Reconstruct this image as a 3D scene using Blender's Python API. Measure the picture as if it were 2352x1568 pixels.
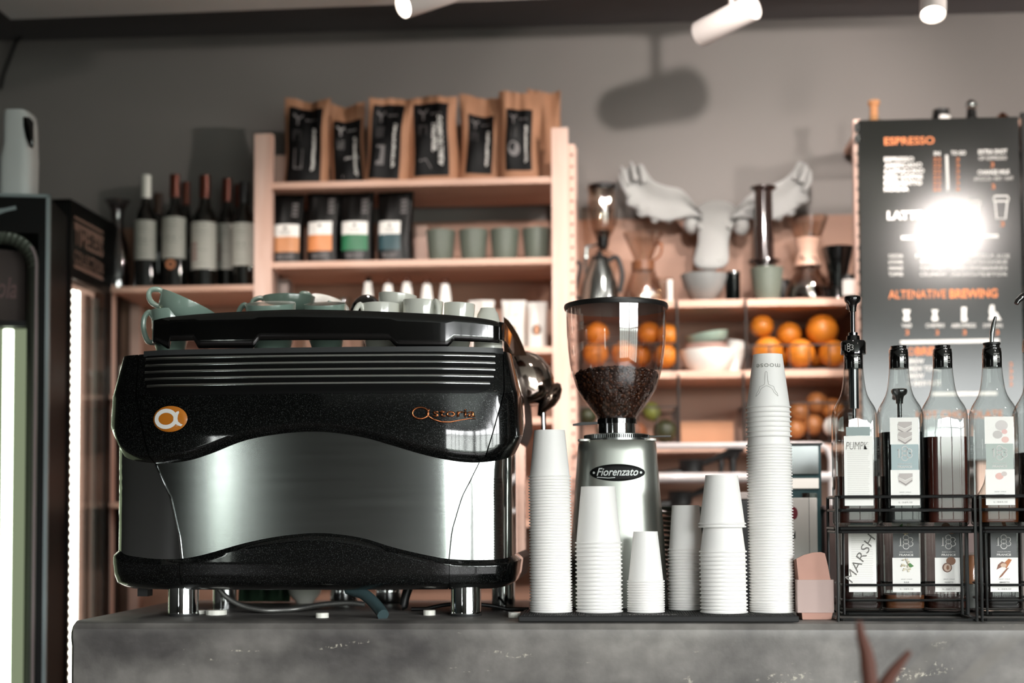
import bpy, bmesh, math, random
from math import sin, cos, pi, radians, sqrt, atan2
from mathutils import Vector, Matrix, Euler
for o in list(bpy.data.objects): bpy.data.objects.remove(o)
C = bpy.context.scene.collection
scn = bpy.context.scene
R = random.Random(7)

# ---------------------------------------------------------------- camera
FPX = 50/36*2352
HOR = 1180.0
CAM = Vector((0, 0, 1.29)); YAW = radians(4.0); PITCH = radians(2.4); ROLL = radians(-.25)
SHIFT = (HOR-784)/FPX-math.tan(PITCH)
cd = bpy.data.cameras.new('camera'); cam = bpy.data.objects.new('camera', cd); C.objects.link(cam)
cd.lens = 50; cd.sensor_width = 36; cd.sensor_fit = 'HORIZONTAL'; cd.shift_y = SHIFT*FPX/2352; cd.clip_start = .05; cd.clip_end = 60
cam.location = CAM; cam.rotation_euler = (Euler((pi/2+PITCH, 0, YAW), 'XYZ').to_matrix() @ Matrix.Rotation(ROLL, 3, 'Z')).to_euler()
cd.dof.use_dof = True; cd.dof.focus_distance = 2.60; cd.dof.aperture_fstop = 1.8
scn.camera = cam
RM = cam.rotation_euler.to_matrix()

# ---------------------------------------------------------------- light and exposure
scn.view_settings.view_transform = 'Standard'; scn.view_settings.look = 'None'
scn.view_settings.gamma = 1; scn.view_settings.use_curve_mapping = False
scn.view_settings.exposure = 0.58
scn.cycles.use_denoising = True
scn.cycles.max_bounces = 10; scn.cycles.transparent_max_bounces = 24; scn.cycles.glossy_bounces = 5
scn.cycles.diffuse_bounces = 4; scn.cycles.transmission_bounces = 6
scn.cycles.caustics_reflective = False; scn.cycles.caustics_refractive = False
scn.cycles.sample_clamp_indirect = 4
world = bpy.data.worlds.new('daylight'); scn.world = world; world.use_nodes = True
wn = world.node_tree; wn.nodes.clear()
w_tc = wn.nodes.new('ShaderNodeTexCoord'); w_sep = wn.nodes.new('ShaderNodeSeparateXYZ')
w_rmp = wn.nodes.new('ShaderNodeValToRGB'); w_bg = wn.nodes.new('ShaderNodeBackground'); w_out = wn.nodes.new('ShaderNodeOutputWorld')
wn.links.new(w_tc.outputs['Generated'], w_sep.inputs[0]); wn.links.new(w_sep.outputs['Z'], w_rmp.inputs[0])
wn.links.new(w_rmp.outputs[0], w_bg.inputs['Color']); wn.links.new(w_bg.outputs[0], w_out.inputs[0])
cr = w_rmp.color_ramp; cr.elements[0].position = 0.0; cr.elements[0].color = (.10, .11, .10, 1)
cr.elements[1].position = .12; cr.elements[1].color = (1.0, 1.01, 1.02, 1)
e = cr.elements.new(.03); e.color = (.34, .37, .34, 1)
w_bg.inputs['Strength'].default_value = 24

ROOM = dict(x0=-4.2, x1=3.6, y0=-3.6, y1=4.16, h=2.72)
# openings: (wall, a0, a1, z0, z1); 'B' the street front behind the camera, 'R' the right wall
WINDOWS = [('B', .85, 3.58, .35, 2.45), ('B', -3.4, -2.95, .8, 1.9), ('R', -3.58, -.2, .35, 2.45)]
for i, (w, a0, a1, z0, z1) in enumerate(WINDOWS):
    ld = bpy.data.lights.new('window_daylight', 'AREA'); ld.shape = 'RECTANGLE'
    ld.size = a1-a0; ld.size_y = z1-z0; lo = bpy.data.objects.new('window_daylight', ld); C.objects.link(lo)
    ld.cycles.is_portal = True
    m = ((a0+a1)/2, (z0+z1)/2)
    if w == 'B': lo.location = (m[0], ROOM['y0']-.02, m[1]); lo.rotation_euler = (radians(90), 0, 0)
    else: lo.location = (ROOM['x1']+.02, m[0], m[1]); lo.rotation_euler = (radians(90), 0, radians(90))

# ---------------------------------------------------------------- pixel -> point
def ray(px, py): return RM @ Vector(((px-1176)/FPX, (784-py)/FPX+SHIFT, -1))
def P(px, py, Y): d = ray(px, py); return CAM + d*(Y/d.y)
def PZ(px, py, Z): d = ray(px, py); return CAM + d*((Z-CAM.z)/d.z)
def mpp(Y): return (P(1177, HOR, Y)-P(1176, HOR, Y)).x      # metres per pixel at plane Y
def ZY(py, Y, px=1176): return P(px, py, Y).z
def XY(px, Y, py=760): return P(px, py, Y).x

# ---------------------------------------------------------------- geometry builder
class G:
    def __init__(s): s.v = []; s.f = []; s.m = []
    def add(s, vs, fs, mi=0):
        b = len(s.v); s.v += [tuple(v) for v in vs]; s.f += [tuple(b+i for i in f) for f in fs]; s.m += [mi]*len(fs); return s
    def box(s, x0, x1, y0, y1, z0, z1, mi=0):
        v = [(x, y, z) for z in (z0, z1) for y in (y0, y1) for x in (x0, x1)]
        return s.add(v, [(0, 2, 3, 1), (4, 5, 7, 6), (0, 1, 5, 4), (2, 6, 7, 3), (0, 4, 6, 2), (1, 3, 7, 5)], mi)
    def lathe(s, prof, c=(0, 0, 0), n=40, mi=0, axis=None, sx=1, sy=1, cap=True):
        vs = []; fs = []
        M = Matrix.Identity(3)
        if axis is not None: M = Vector((0, 0, 1)).rotation_difference(Vector(axis)).to_matrix()
        for r, z in prof:
            for k in range(n):
                a = 2*pi*k/n; vs.append(Vector(c)+M@Vector((r*cos(a)*sx, r*sin(a)*sy, z)))
        for i in range(len(prof)-1):
            for k in range(n):
                k2 = (k+1) % n; fs.append((i*n+k, i*n+k2, (i+1)*n+k2, (i+1)*n+k))
        if cap and prof[0][0] > 1e-6: fs.append(tuple(reversed(range(n))))
        if cap and prof[-1][0] > 1e-6: fs.append(tuple((len(prof)-1)*n+k for k in range(n)))
        return s.add(vs, fs, mi)
    def tube(s, pts, r, n=8, mi=0, closed=False, cap=True):
        pts = [Vector(p) for p in pts]; N = len(pts); vs = []; fs = []
        rr = r if isinstance(r, (list, tuple)) else [r]*N
        up = None
        for i, p in enumerate(pts):
            a = pts[(i-1) % N] if (closed or i > 0) else p; b = pts[(i+1) % N] if (closed or i < N-1) else p
            t = (b-a).normalized()
            if up is None:
                up = Vector((0, 0, 1)) if abs(t.z) < .9 else Vector((1, 0, 0))
            u = (up - t*up.dot(t)); u = u.normalized() if u.length > 1e-6 else t.orthogonal().normalized()
            w = t.cross(u); up = u
            for k in range(n):
                q = 2*pi*k/n; vs.append(p+(u*cos(q)+w*sin(q))*rr[i])
        for i in range(N if closed else N-1):
            j = (i+1) % N
            for k in range(n):
                k2 = (k+1) % n; fs.append((i*n+k, i*n+k2, j*n+k2, j*n+k))
        if not closed and cap: fs.append(tuple(reversed(range(n)))); fs.append(tuple((N-1)*n+k for k in range(n)))
        return s.add(vs, fs, mi)
    def loft(s, rings, mi=0, cap=True, closed=True):
        n = len(rings[0]); vs = [v for r in rings for v in r]; fs = []
        for i in range(len(rings)-1):
            for k in range(n if closed else n-1):
                k2 = (k+1) % n; fs.append((i*n+k, i*n+k2, (i+1)*n+k2, (i+1)*n+k))
        if cap and closed: fs.append(tuple(reversed(range(n)))); fs.append(tuple((len(rings)-1)*n+k for k in range(n)))
        return s.add(vs, fs, mi)
    def grid(s, fn, nu, nv, mi=0):
        vs = [fn(i/nu, j/nv) for j in range(nv+1) for i in range(nu+1)]
        fs = [(j*(nu+1)+i, j*(nu+1)+i+1, (j+1)*(nu+1)+i+1, (j+1)*(nu+1)+i) for j in range(nv) for i in range(nu)]
        return s.add(vs, fs, mi)
    def prism(s, poly, y0, y1, mi=0):          # polygon of (x, z), extruded along y
        n = len(poly); vs = [(x, y0, z) for x, z in poly]+[(x, y1, z) for x, z in poly]
        fs = [tuple(range(n)), tuple(reversed(range(n, 2*n)))]+[(i, (i+1) % n+0, n+(i+1) % n, n+i) for i in range(n)]
        return s.add(vs, fs, mi)
    def ball(s, c, r, nu=20, nv=12, mi=0, M=None):
        r = r if isinstance(r, (tuple, list)) else (r, r, r); vs = []; fs = []
        for j in range(nv+1):
            t = pi*j/nv
            for i in range(nu):
                a = 2*pi*i/nu; q = Vector((sin(t)*cos(a)*r[0], sin(t)*sin(a)*r[1], cos(t)*r[2]))
                vs.append(Vector(c)+(M@q if M else q))
        for j in range(nv):
            for i in range(nu):
                i2 = (i+1) % nu; fs.append((j*nu+i, (j+1)*nu+i, (j+1)*nu+i2, j*nu+i2))
        return s.add(vs, fs, mi)

def wloc(o):
    v = Vector((0, 0, 0))
    while o is not None: v = v+o.location; o = o.parent
    return v
def tag(o, label=None, cat=None, group=None, kind=None):
    if label: o['label'] = label
    if cat: o['category'] = cat
    if group: o['group'] = group
    if kind: o['kind'] = kind
    return o
def thing(name, label, cat, loc=(0, 0, 0), rot=(0, 0, 0), group=None):
    o = bpy.data.objects.new(name, None); C.objects.link(o); o.empty_display_size = .05
    o.location = loc; o.rotation_euler = rot
    return tag(o, label, cat, group)
def obj(name, g, mats, parent=None, at=None, local=False, ang=38, bevel=0, seg=2, sub=0, rot=None, solid=0):
    """links builder g as ONE object. World coordinates unless local."""
    me = bpy.data.meshes.new(name)
    off = Vector((0, 0, 0))
    if not local:
        off = wloc(parent) if parent is not None else (Vector(at) if at is not None else Vector((0, 0, 0)))
        if parent is not None and at is not None: off = Vector(at)
    me.from_pydata([tuple(Vector(v)-off) for v in g.v], [], g.f)
    mats = mats if isinstance(mats, (list, tuple)) else [mats]
    for m in mats: me.materials.append(m)
    if len(mats) > 1: me.polygons.foreach_set('material_index', g.m)
    bm = bmesh.new(); bm.from_mesh(me); bmesh.ops.recalc_face_normals(bm, faces=bm.faces); bm.to_mesh(me); bm.free()
    me.polygons.foreach_set('use_smooth', [True]*len(me.polygons)); me.set_sharp_from_angle(angle=radians(ang)); me.update()
    o = bpy.data.objects.new(name, me); C.objects.link(o)
    if parent is not None: o.parent = parent
    if at is not None: o.location = Vector(at)-(wloc(parent) if parent is not None and not local else Vector((0, 0, 0)))
    if rot is not None: o.rotation_euler = rot
    if bevel:
        b = o.modifiers.new('bevel', 'BEVEL'); b.width = bevel; b.segments = seg; b.limit_method = 'ANGLE'; b.angle_limit = radians(40); b.harden_normals = False
    if sub: q = o.modifiers.new('sub', 'SUBSURF'); q.levels = sub; q.render_levels = sub
    if solid: q = o.modifiers.new('solid', 'SOLIDIFY'); q.thickness = solid; q.offset = 0
    return o
def dup(o, loc=None, rot=None, label=None, group=None, parent=None):
    c = o.copy(); C.objects.link(c)
    if parent is not None: c.parent = parent
    if loc is not None: c.location = loc
    if rot is not None: c.rotation_euler = rot
    if label: c['label'] = label
    if group: c['group'] = group
    for ch in list(o.children): dup(ch, parent=c)
    return c

# ---------------------------------------------------------------- text and ribbons, mapped on a surface
_tc = {}
def text_geo(s, size=1.0, bold=0, shear=0, spacing=1.0, align='LEFT'):
    k = (s, bold, shear, spacing)
    if k not in _tc:
        cu = bpy.data.curves.new('t', 'FONT'); cu.body = s; cu.size = 1; cu.offset = bold; cu.shear = shear; cu.space_character = spacing; cu.resolution_u = 3
        to = bpy.data.objects.new('t', cu); C.objects.link(to)
        me = bpy.data.meshes.new_from_object(to)
        _tc[k] = ([tuple(v.co) for v in me.vertices], [tuple(p.vertices) for p in me.polygons])
        bpy.data.objects.remove(to); bpy.data.curves.remove(cu); bpy.data.meshes.remove(me)
    v, f = _tc[k]
    xs = [p[0] for p in v] or [0]; x0, x1 = min(xs), max(xs)
    ox = {'LEFT': x0, 'CENTER': (x0+x1)/2, 'RIGHT': x1}[align]
    return [((p[0]-ox)*size, p[1]*size) for p in v], f
def put_text(g, s, x, z, mapf, cap=.01, width=None, align='LEFT', bold=0.0, shear=0, spacing=1.0, mi=0, rotd=0, flip=False):
    """cap: height of a capital. width: stretch to this width."""
    vs, fs = text_geo(s, cap/.70, bold, shear, spacing, align)
    if width:
        w = max(p[0] for p in vs)-min(p[0] for p in vs); k = width/w; vs = [(p[0]*k, p[1]) for p in vs]
    ca, sa = cos(radians(rotd)), sin(radians(rotd))
    g.add([mapf(x+p[0]*ca-p[1]*sa, z+p[0]*sa+p[1]*ca) for p in vs], fs, mi)
def ribbon(g, pts, w, mapf, closed=False, mi=0):
    pts = [Vector(p) for p in pts]; n = len(pts); L = []; Rr = []
    for i, p in enumerate(pts):
        a = pts[(i-1) % n] if (closed or i) else p; b = pts[(i+1) % n] if (closed or i < n-1) else p
        t = (b-a).normalized(); q = Vector((-t.y, t.x)); ww = w[i] if isinstance(w, (list, tuple)) else w
        L.append(p+q*ww/2); Rr.append(p-q*ww/2)
    vs = [mapf(*q) for q in L]+[mapf(*q) for q in Rr]
    g.add(vs, [(i, n+i, n+(i+1) % n, (i+1) % n) for i in range(n if closed else n-1)], mi)
def circ(cx, cz, rx, rz=None, n=28, a0=0, a1=360):
    rz = rz or rx; full = abs(a1-a0) >= 360; m = n if full else n+1
    return [(cx+rx*cos(radians(a0+(a1-a0)*i/n)), cz+rz*sin(radians(a0+(a1-a0)*i/n))) for i in range(m)]
def disc(g, pts, mapf, mi=0): g.add([mapf(*p) for p in pts], [tuple(range(len(pts)))], mi)
def rect(g, x0, x1, z0, z1, mapf, mi=0, n=1):
    g.grid(lambda u, v: mapf(x0+(x1-x0)*u, z0+(z1-z0)*v), n, 1, mi)
def smooth(pts, n=8, closed=False):
    """Catmull-Rom through points"""
    pts = [Vector(p) for p in pts]; N = len(pts); out = []
    for i in range(N if closed else N-1):
        p0 = pts[(i-1) % N] if closed or i > 0 else pts[i]*2-pts[i+1]
        p1 = pts[i]; p2 = pts[(i+1) % N]; p3 = pts[(i+2) % N] if closed or i+2 < N else p2*2-p1
        for k in range(n):
            t = k/n; out.append(.5*((2*p1)+(p2-p0)*t+(2*p0-5*p1+4*p2-p3)*t*t+(3*p1-p0-3*p2+p3)*t**3))
    if not closed: out.append(pts[-1])
    return out
def interp(tab, x):
    if x <= tab[0][0]: return tab[0][1]
    for (a, b), (c, d) in zip(tab, tab[1:]):
        if x <= c: return b+(d-b)*(x-a)/(c-a)
    return tab[-1][1]

# ---------------------------------------------------------------- materials
def srgb(h):
    h = h.lstrip('#'); q = [int(h[i:i+2], 16)/255 for i in (0, 2, 4)]
    return tuple(x/12.92 if x <= .04045 else ((x+.055)/1.055)**2.4 for x in q)+(1,)
_m = {}
def nm(name):
    m = bpy.data.materials.new(name); m.use_nodes = True; t = m.node_tree; t.nodes.clear()
    out = t.nodes.new('ShaderNodeOutputMaterial'); return m, t, out
def pbr(name, col, rough=.5, metal=0, var=.06, vs=12, bump=0, bs=60, coat=0, spec=.5, emit=None, es=0, stretch=(1, 1, 1), trans=0, alpha=1, sheen=0, rvar=0, sss=0):
    if name in _m: return _m[name]
    m, t, out = nm(name); b = t.nodes.new('ShaderNodeBsdfPrincipled'); t.links.new(b.outputs[0], out.inputs[0])
    tc = t.nodes.new('ShaderNodeTexCoord'); mp = t.nodes.new('ShaderNodeMapping'); mp.inputs['Scale'].default_value = stretch
    t.links.new(tc.outputs['Object'], mp.inputs[0])
    c = srgb(col) if isinstance(col, str) else tuple(col)+(1,)
    no = t.nodes.new('ShaderNodeTexNoise'); no.inputs['Scale'].default_value = vs; no.inputs['Detail'].default_value = 4
    t.links.new(mp.outputs[0], no.inputs['Vector'])
    mx = t.nodes.new('ShaderNodeMix'); mx.data_type = 'RGBA'
    mx.inputs[6].default_value = tuple(x*(1-var) for x in c[:3])+(1,); mx.inputs[7].default_value = tuple(min(1, x*(1+var)) for x in c[:3])+(1,)
    t.links.new(no.outputs['Fac'], mx.inputs[0]); t.links.new(mx.outputs[2], b.inputs['Base Color'])
    b.inputs['Roughness'].default_value = rough; b.inputs['Metallic'].default_value = metal
    b.inputs['Coat Weight'].default_value = coat; b.inputs['Coat Roughness'].default_value = .04; b.inputs['Specular IOR Level'].default_value = spec
    if rvar:
        mr = t.nodes.new('ShaderNodeMapRange'); mr.inputs['To Min'].default_value = max(0, rough-rvar); mr.inputs['To Max'].default_value = rough+rvar
        t.links.new(no.outputs['Fac'], mr.inputs['Value']); t.links.new(mr.outputs[0], b.inputs['Roughness'])
    if bump:
        n2 = t.nodes.new('ShaderNodeTexNoise'); n2.inputs['Scale'].default_value = bs; n2.inputs['Detail'].default_value = 5
        t.links.new(mp.outputs[0], n2.inputs['Vector'])
        bp = t.nodes.new('ShaderNodeBump'); bp.inputs['Strength'].default_value = bump; bp.inputs['Distance'].default_value = .002
        t.links.new(n2.outputs['Fac'], bp.inputs['Height']); t.links.new(bp.outputs[0], b.inputs['Normal'])
    if emit: b.inputs['Emission Color'].default_value = srgb(emit); b.inputs['Emission Strength'].default_value = es
    b.inputs['Transmission Weight'].default_value = trans; b.inputs['Alpha'].default_value = alpha
    if sss: b.inputs['Subsurface Weight'].default_value = sss; b.inputs['Subsurface Radius'].default_value = (.01, .008, .006)
    _m[name] = m; return m
def thin_glass(name, tint='#f4f8f6', edge='#8a9492', ior=1.5, k=1.0, rough=.0):
    """blown glass: transparent face on, darker and mirror-like at grazing angles"""
    if name in _m: return _m[name]
    m, t, out = nm(name)
    lw = t.nodes.new('ShaderNodeLayerWeight'); lw.inputs['Blend'].default_value = .5
    mx = t.nodes.new('ShaderNodeMix'); mx.data_type = 'RGBA'; mx.inputs[6].default_value = srgb(tint); mx.inputs[7].default_value = srgb(edge)
    pw = t.nodes.new('ShaderNodeMath'); pw.operation = 'POWER'; pw.inputs[1].default_value = 3.0
    t.links.new(lw.outputs['Facing'], pw.inputs[0]); t.links.new(pw.outputs[0], mx.inputs[0])
    tr = t.nodes.new('ShaderNodeBsdfTransparent'); t.links.new(mx.outputs[2], tr.inputs[0])
    gl = t.nodes.new('ShaderNodeBsdfGlossy'); gl.inputs['Roughness'].default_value = rough; gl.inputs['Color'].default_value = (1, 1, 1, 1)
    no = t.nodes.new('ShaderNodeTexNoise'); no.inputs['Scale'].default_value = 9
    bp = t.nodes.new('ShaderNodeBump'); bp.inputs['Strength'].default_value = .08; bp.inputs['Distance'].default_value = .004
    tc = t.nodes.new('ShaderNodeTexCoord'); t.links.new(tc.outputs['Object'], no.inputs['Vector'])
    t.links.new(no.outputs['Fac'], bp.inputs['Height']); t.links.new(bp.outputs[0], gl.inputs['Normal'])
    l2 = t.nodes.new('ShaderNodeLayerWeight'); l2.inputs['Blend'].default_value = .5
    p5 = t.nodes.new('ShaderNodeMath'); p5.operation = 'POWER'; p5.inputs[1].default_value = 4.5; t.links.new(l2.outputs['Facing'], p5.inputs[0])
    mu = t.nodes.new('ShaderNodeMath'); mu.operation = 'MULTIPLY_ADD'; mu.inputs[1].default_value = .75; mu.inputs[2].default_value = .05*k; mu.use_clamp = True; t.links.new(p5.outputs[0], mu.inputs[0])
    ms = t.nodes.new('ShaderNodeMixShader'); t.links.new(mu.outputs[0], ms.inputs[0]); t.links.new(tr.outputs[0], ms.inputs[1]); t.links.new(gl.outputs[0], ms.inputs[2])
    t.links.new(ms.outputs[0], out.inputs[0]); _m[name] = m; return m
def wood(name, light, dark, axis='x', scale=6, rough=.55):
    if name in _m: return _m[name]
    m, t, out = nm(name); b = t.nodes.new('ShaderNodeBsdfPrincipled'); t.links.new(b.outputs[0], out.inputs[0])
    tc = t.nodes.new('ShaderNodeTexCoord'); mp = t.nodes.new('ShaderNodeMapping')
    st = {'x': (.12, 1, 1), 'y': (1, .12, 1), 'z': (1, 1, .12)}[axis]; mp.inputs['Scale'].default_value = [q*scale*4 for q in st]
    oi = t.nodes.new('ShaderNodeObjectInfo'); va = t.nodes.new('ShaderNodeVectorMath'); va.operation = 'ADD'
    t.links.new(tc.outputs['Object'], va.inputs[0]); t.links.new(oi.outputs['Random'], va.inputs[1]); t.links.new(va.outputs[0], mp.inputs[0])
    no = t.nodes.new('ShaderNodeTexNoise'); no.inputs['Scale'].default_value = 1.2; no.inputs['Detail'].default_value = 6; no.inputs['Distortion'].default_value = .6
    t.links.new(mp.outputs[0], no.inputs['Vector'])
    rp = t.nodes.new('ShaderNodeValToRGB'); rp.color_ramp.elements[0].color = srgb(dark); rp.color_ramp.elements[1].color = srgb(light)
    rp.color_ramp.elements[0].position = .3; rp.color_ramp.elements[1].position = .62
    t.links.new(no.outputs['Fac'], rp.inputs[0]); t.links.new(rp.outputs[0], b.inputs['Base Color']); b.inputs['Roughness'].default_value = rough
    bp = t.nodes.new('ShaderNodeBump'); bp.inputs['Strength'].default_value = .15; bp.inputs['Distance'].default_value = .002
    t.links.new(no.outputs['Fac'], bp.inputs['Height']); t.links.new(bp.outputs[0], b.inputs['Normal'])
    _m[name] = m; return m
def concrete(name):
    m, t, out = nm(name); b = t.nodes.new('ShaderNodeBsdfPrincipled'); t.links.new(b.outputs[0], out.inputs[0])
    tc = t.nodes.new('ShaderNodeTexCoord')
    def noise(sc, det, st=(1, 1, 1), dist=0):
        mp = t.nodes.new('ShaderNodeMapping'); mp.inputs['Scale'].default_value = st; t.links.new(tc.outputs['Object'], mp.inputs[0])
        n = t.nodes.new('ShaderNodeTexNoise'); n.inputs['Scale'].default_value = sc; n.inputs['Detail'].default_value = det; n.inputs['Distortion'].default_value = dist
        t.links.new(mp.outputs[0], n.inputs['Vector']); return n
    a = noise(3.2, 8, (1, 1, 1.6), .4); c = noise(26, 8); d = noise(160, 4)
    r1 = t.nodes.new('ShaderNodeValToRGB'); r1.color_ramp.elements[0].position = .32; r1.color_ramp.elements[1].position = .7
    r1.color_ramp.elements[0].color = srgb('#484544'); r1.color_ramp.elements[1].color = srgb('#8b8782'); t.links.new(a.outputs['Fac'], r1.inputs[0])
    r2 = t.nodes.new('ShaderNodeValToRGB'); r2.color_ramp.elements[0].position = .35; r2.color_ramp.elements[1].position = .68
    r2.color_ramp.elements[0].color = (.7, .7, .7, 1); r2.color_ramp.elements[1].color = (1.12, 1.12, 1.12, 1); t.links.new(c.outputs['Fac'], r2.inputs[0])
    mu = t.nodes.new('ShaderNodeMix'); mu.data_type = 'RGBA'; mu.blend_type = 'MULTIPLY'; mu.inputs[0].default_value = .8
    t.links.new(r1.outputs[0], mu.inputs[6]); t.links.new(r2.outputs[0], mu.inputs[7])
    # pale chips and specks
    e = noise(9, 10, (1, 1, 5), 1.2); r3 = t.nodes.new('ShaderNodeValToRGB'); r3.color_ramp.elements[0].position = .66; r3.color_ramp.elements[1].position = .72
    t.links.new(e.outputs['Fac'], r3.inputs[0])
    r4 = t.nodes.new('ShaderNodeValToRGB'); r4.color_ramp.elements[0].position = .52; r4.color_ramp.elements[1].position = .66; t.links.new(d.outputs['Fac'], r4.inputs[0])
    mm = t.nodes.new('ShaderNodeMath'); mm.operation = 'MULTIPLY'; t.links.new(r3.outputs[0], mm.inputs[0]); t.links.new(r4.outputs[0], mm.inputs[1])
    m2 = t.nodes.new('ShaderNodeMix'); m2.data_type = 'RGBA'; m2.inputs[7].default_value = srgb('#b9b3a4')
    t.links.new(mm.outputs[0], m2.inputs[0]); t.links.new(mu.outputs[2], m2.inputs[6]); t.links.new(m2.outputs[2], b.inputs['Base Color'])
    b.inputs['Roughness'].default_value = .42
    bp = t.nodes.new('ShaderNodeBump'); bp.inputs['Strength'].default_value = .35; bp.inputs['Distance'].default_value = .003
    t.links.new(c.outputs['Fac'], bp.inputs['Height']); t.links.new(bp.outputs[0], b.inputs['Normal'])
    return m
def flake_black(name):
    m, t, out = nm(name); b = t.nodes.new('ShaderNodeBsdfPrincipled'); t.links.new(b.outputs[0], out.inputs[0])
    tc = t.nodes.new('ShaderNodeTexCoord'); vo = t.nodes.new('ShaderNodeTexVoronoi'); vo.inputs['Scale'].default_value = 1200
    t.links.new(tc.outputs['Object'], vo.inputs['Vector'])
    sp = t.nodes.new('ShaderNodeSeparateColor'); t.links.new(vo.outputs['Color'], sp.inputs[0])
    rp = t.nodes.new('ShaderNodeValToRGB'); rp.color_ramp.elements[0].position = .9; rp.color_ramp.elements[0].color = (.003, .0033, .0033, 1)
    rp.color_ramp.elements[1].position = 1; rp.color_ramp.elements[1].color = (.07, .075, .073, 1); t.links.new(sp.outputs[0], rp.inputs[0])
    t.links.new(rp.outputs[0], b.inputs['Base Color']); b.inputs['Metallic'].default_value = .5; b.inputs['Roughness'].default_value = .3; b.inputs['Specular IOR Level'].default_value = .1
    b.inputs['Coat Weight'].default_value = 1; b.inputs['Coat Roughness'].default_value = .06
    return m

M_wall = pbr('painted wall', '#827d7a', .85, var=.05, vs=3, bump=.15, bs=120)
M_ceil = pbr('dark painted ceiling', '#6b696a', .9, var=.06, vs=2)
M_white_ceil = pbr('white plaster', '#eef3f4', .9, var=.03)
M_floor = pbr('floor tile', '#4a4541', .5, var=.15, vs=2)
M_room = pbr('room wall', '#6a6664', .9, var=.08, vs=1.5)
M_winframe = pbr('window frame', '#2b2c2c', .5)
M_ply = wood('plywood', '#a9826e', '#95705d', 'x', 2)
M_pine = wood('pine', '#d8b29f', '#c89c86', 'x', 5)
M_pinez = wood('pine upright', '#e4c3b4', '#d6ae9c', 'z', 5)
M_conc = concrete('polished concrete')
M_flake = flake_black('black flake enamel')
M_gblack = pbr('gloss black', '#050505', .12, var=.1, coat=1)
M_black = pbr('matt black', '#0b0b0b', .45, var=.1)
M_rubber = pbr('black rubber', '#151515', .7, var=.2)
M_steel = pbr('brushed steel', '#9a9f9d', .16, 1, var=.04, vs=4, stretch=(1, 1, 30), rvar=.02, bump=.01, bs=14)
M_chrome = pbr('polished chrome', '#cfd2d2', .04, 1, var=.03)
M_dsteel = pbr('dull steel', '#9a9c9b', .3, 1, var=.08)
M_copper = pbr('copper', '#c4774e', .22, 1, var=.1)
M_paper = pbr('white paper', '#f0eee9', .55, var=.015, vs=30)
M_print = pbr('grey print', '#96958f', .6)
M_green = pbr('sage glaze', '#8ba196', .2, var=.12, vs=18, coat=.6)
M_dgreen = pbr('dark sage glaze', '#5b6c63', .25, var=.12, vs=18, coat=.5)
M_cream = pbr('cream glaze', '#eeede3', .2, var=.03, coat=.7)
M_glass = thin_glass('clear glass')
M_glass2 = thin_glass('thick bottle glass', '#f2f5f4', '#6a6f6e', k=.9)
M_hopper = thin_glass('hopper plastic', '#efe9e6', '#9a928d', k=2)
M_kraft = pbr('kraft paper', '#a5775a', .7, var=.22, vs=14, bump=.4, bs=25)
M_wtext = pbr('white print', '#d8d6d2', .6, var=.02)
M_otext = pbr('orange print', '#d07a45', .6, var=.05)

# ================================================================ room
Hc = ZY(62, ROOM['y1']); ROOM['h'] = Hc
x0, x1, y0, y1 = ROOM['x0'], ROOM['x1'], ROOM['y0'], ROOM['y1']
def struct(name, g, m, parent=None, **k):
    o = obj(name, g, m, parent, **k)
    if parent is None: o['kind'] = 'structure'
    return o
g = G().box(x0-.2, x1+.2, y0-.2, y1+.2, -.1, 0); struct('floor', g, M_floor)
g = G().box(x0-.2, x1+.2, y0-.2, y1+.2, Hc, Hc+.1); struct('ceiling', g, M_ceil)
g = G().box(x0-.2, x1+.2, y1, y1+.12, 0, Hc); struct('wall_back', g, M_wall)
g = G().box(x0-.12, x0, y0, y1, 0, Hc); struct('wall_left', g, pbr('dark room wall', '#2b2927', .85, var=.2, vs=1.2))
def wall_with(openings, a0, a1, put):
    a = a0
    for o0, o1, z0, z1 in sorted(openings):
        put(a, o0, 0, Hc); put(o0, o1, 0, z0); put(o0, o1, z1, Hc); a = o1
    put(a, a1, 0, Hc)
gf = G(); wall_with([w[1:] for w in WINDOWS if w[0] == 'B'], x0, x1, lambda a, b, z, zz: gf.box(a, b, y0-.12, y0, z, zz)); struct('wall_front', gf, M_room)
gr = G(); wall_with([w[1:] for w in WINDOWS if w[0] == 'R'], y0, y1, lambda a, b, z, zz: gr.box(x1, x1+.12, a, b, z, zz)); struct('wall_right', gr, M_room)
for i, (w, a0, a1, z0, z1) in enumerate(WINDOWS):
    g = G(); n = max(2, round((a1-a0)/.62)); t = .022
    def bar(a, b, z, zz):
        if w == 'B': g.box(a, b, y0-.09, y0-.03, z, zz)
        else: g.box(x1+.03, x1+.09, a, b, z, zz)
    for k in range(n+1):
        c = a0+(a1-a0)*k/n; bar(max(a0, c-t), min(a1, c+t), z0, z1)
    for zc in (z0+t, z0+(z1-z0)*.72, z1-t): bar(a0, a1, zc-t, zc+t)
    struct('window_%d' % (i+1), g, M_winframe)
zs = Hc-.11
a = PZ(25, 45, zs); b = PZ(1180, 0, zs); d = (b-a).normalized(); e = a+d*((x1-a.x)/d.x)
g = G(); pl = [(a.x, a.y), (e.x, e.y), (x1, y0), (a.x, y0)]
g.add([(x, y, zs) for x, y in pl]+[(x, y, Hc) for x, y in pl], [(0, 1, 2, 3), (7, 6, 5, 4)]+[(i, (i+1) % 4, 4+(i+1) % 4, 4+i) for i in range(4)])
struct('trim_1', g, M_white_ceil)
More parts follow.
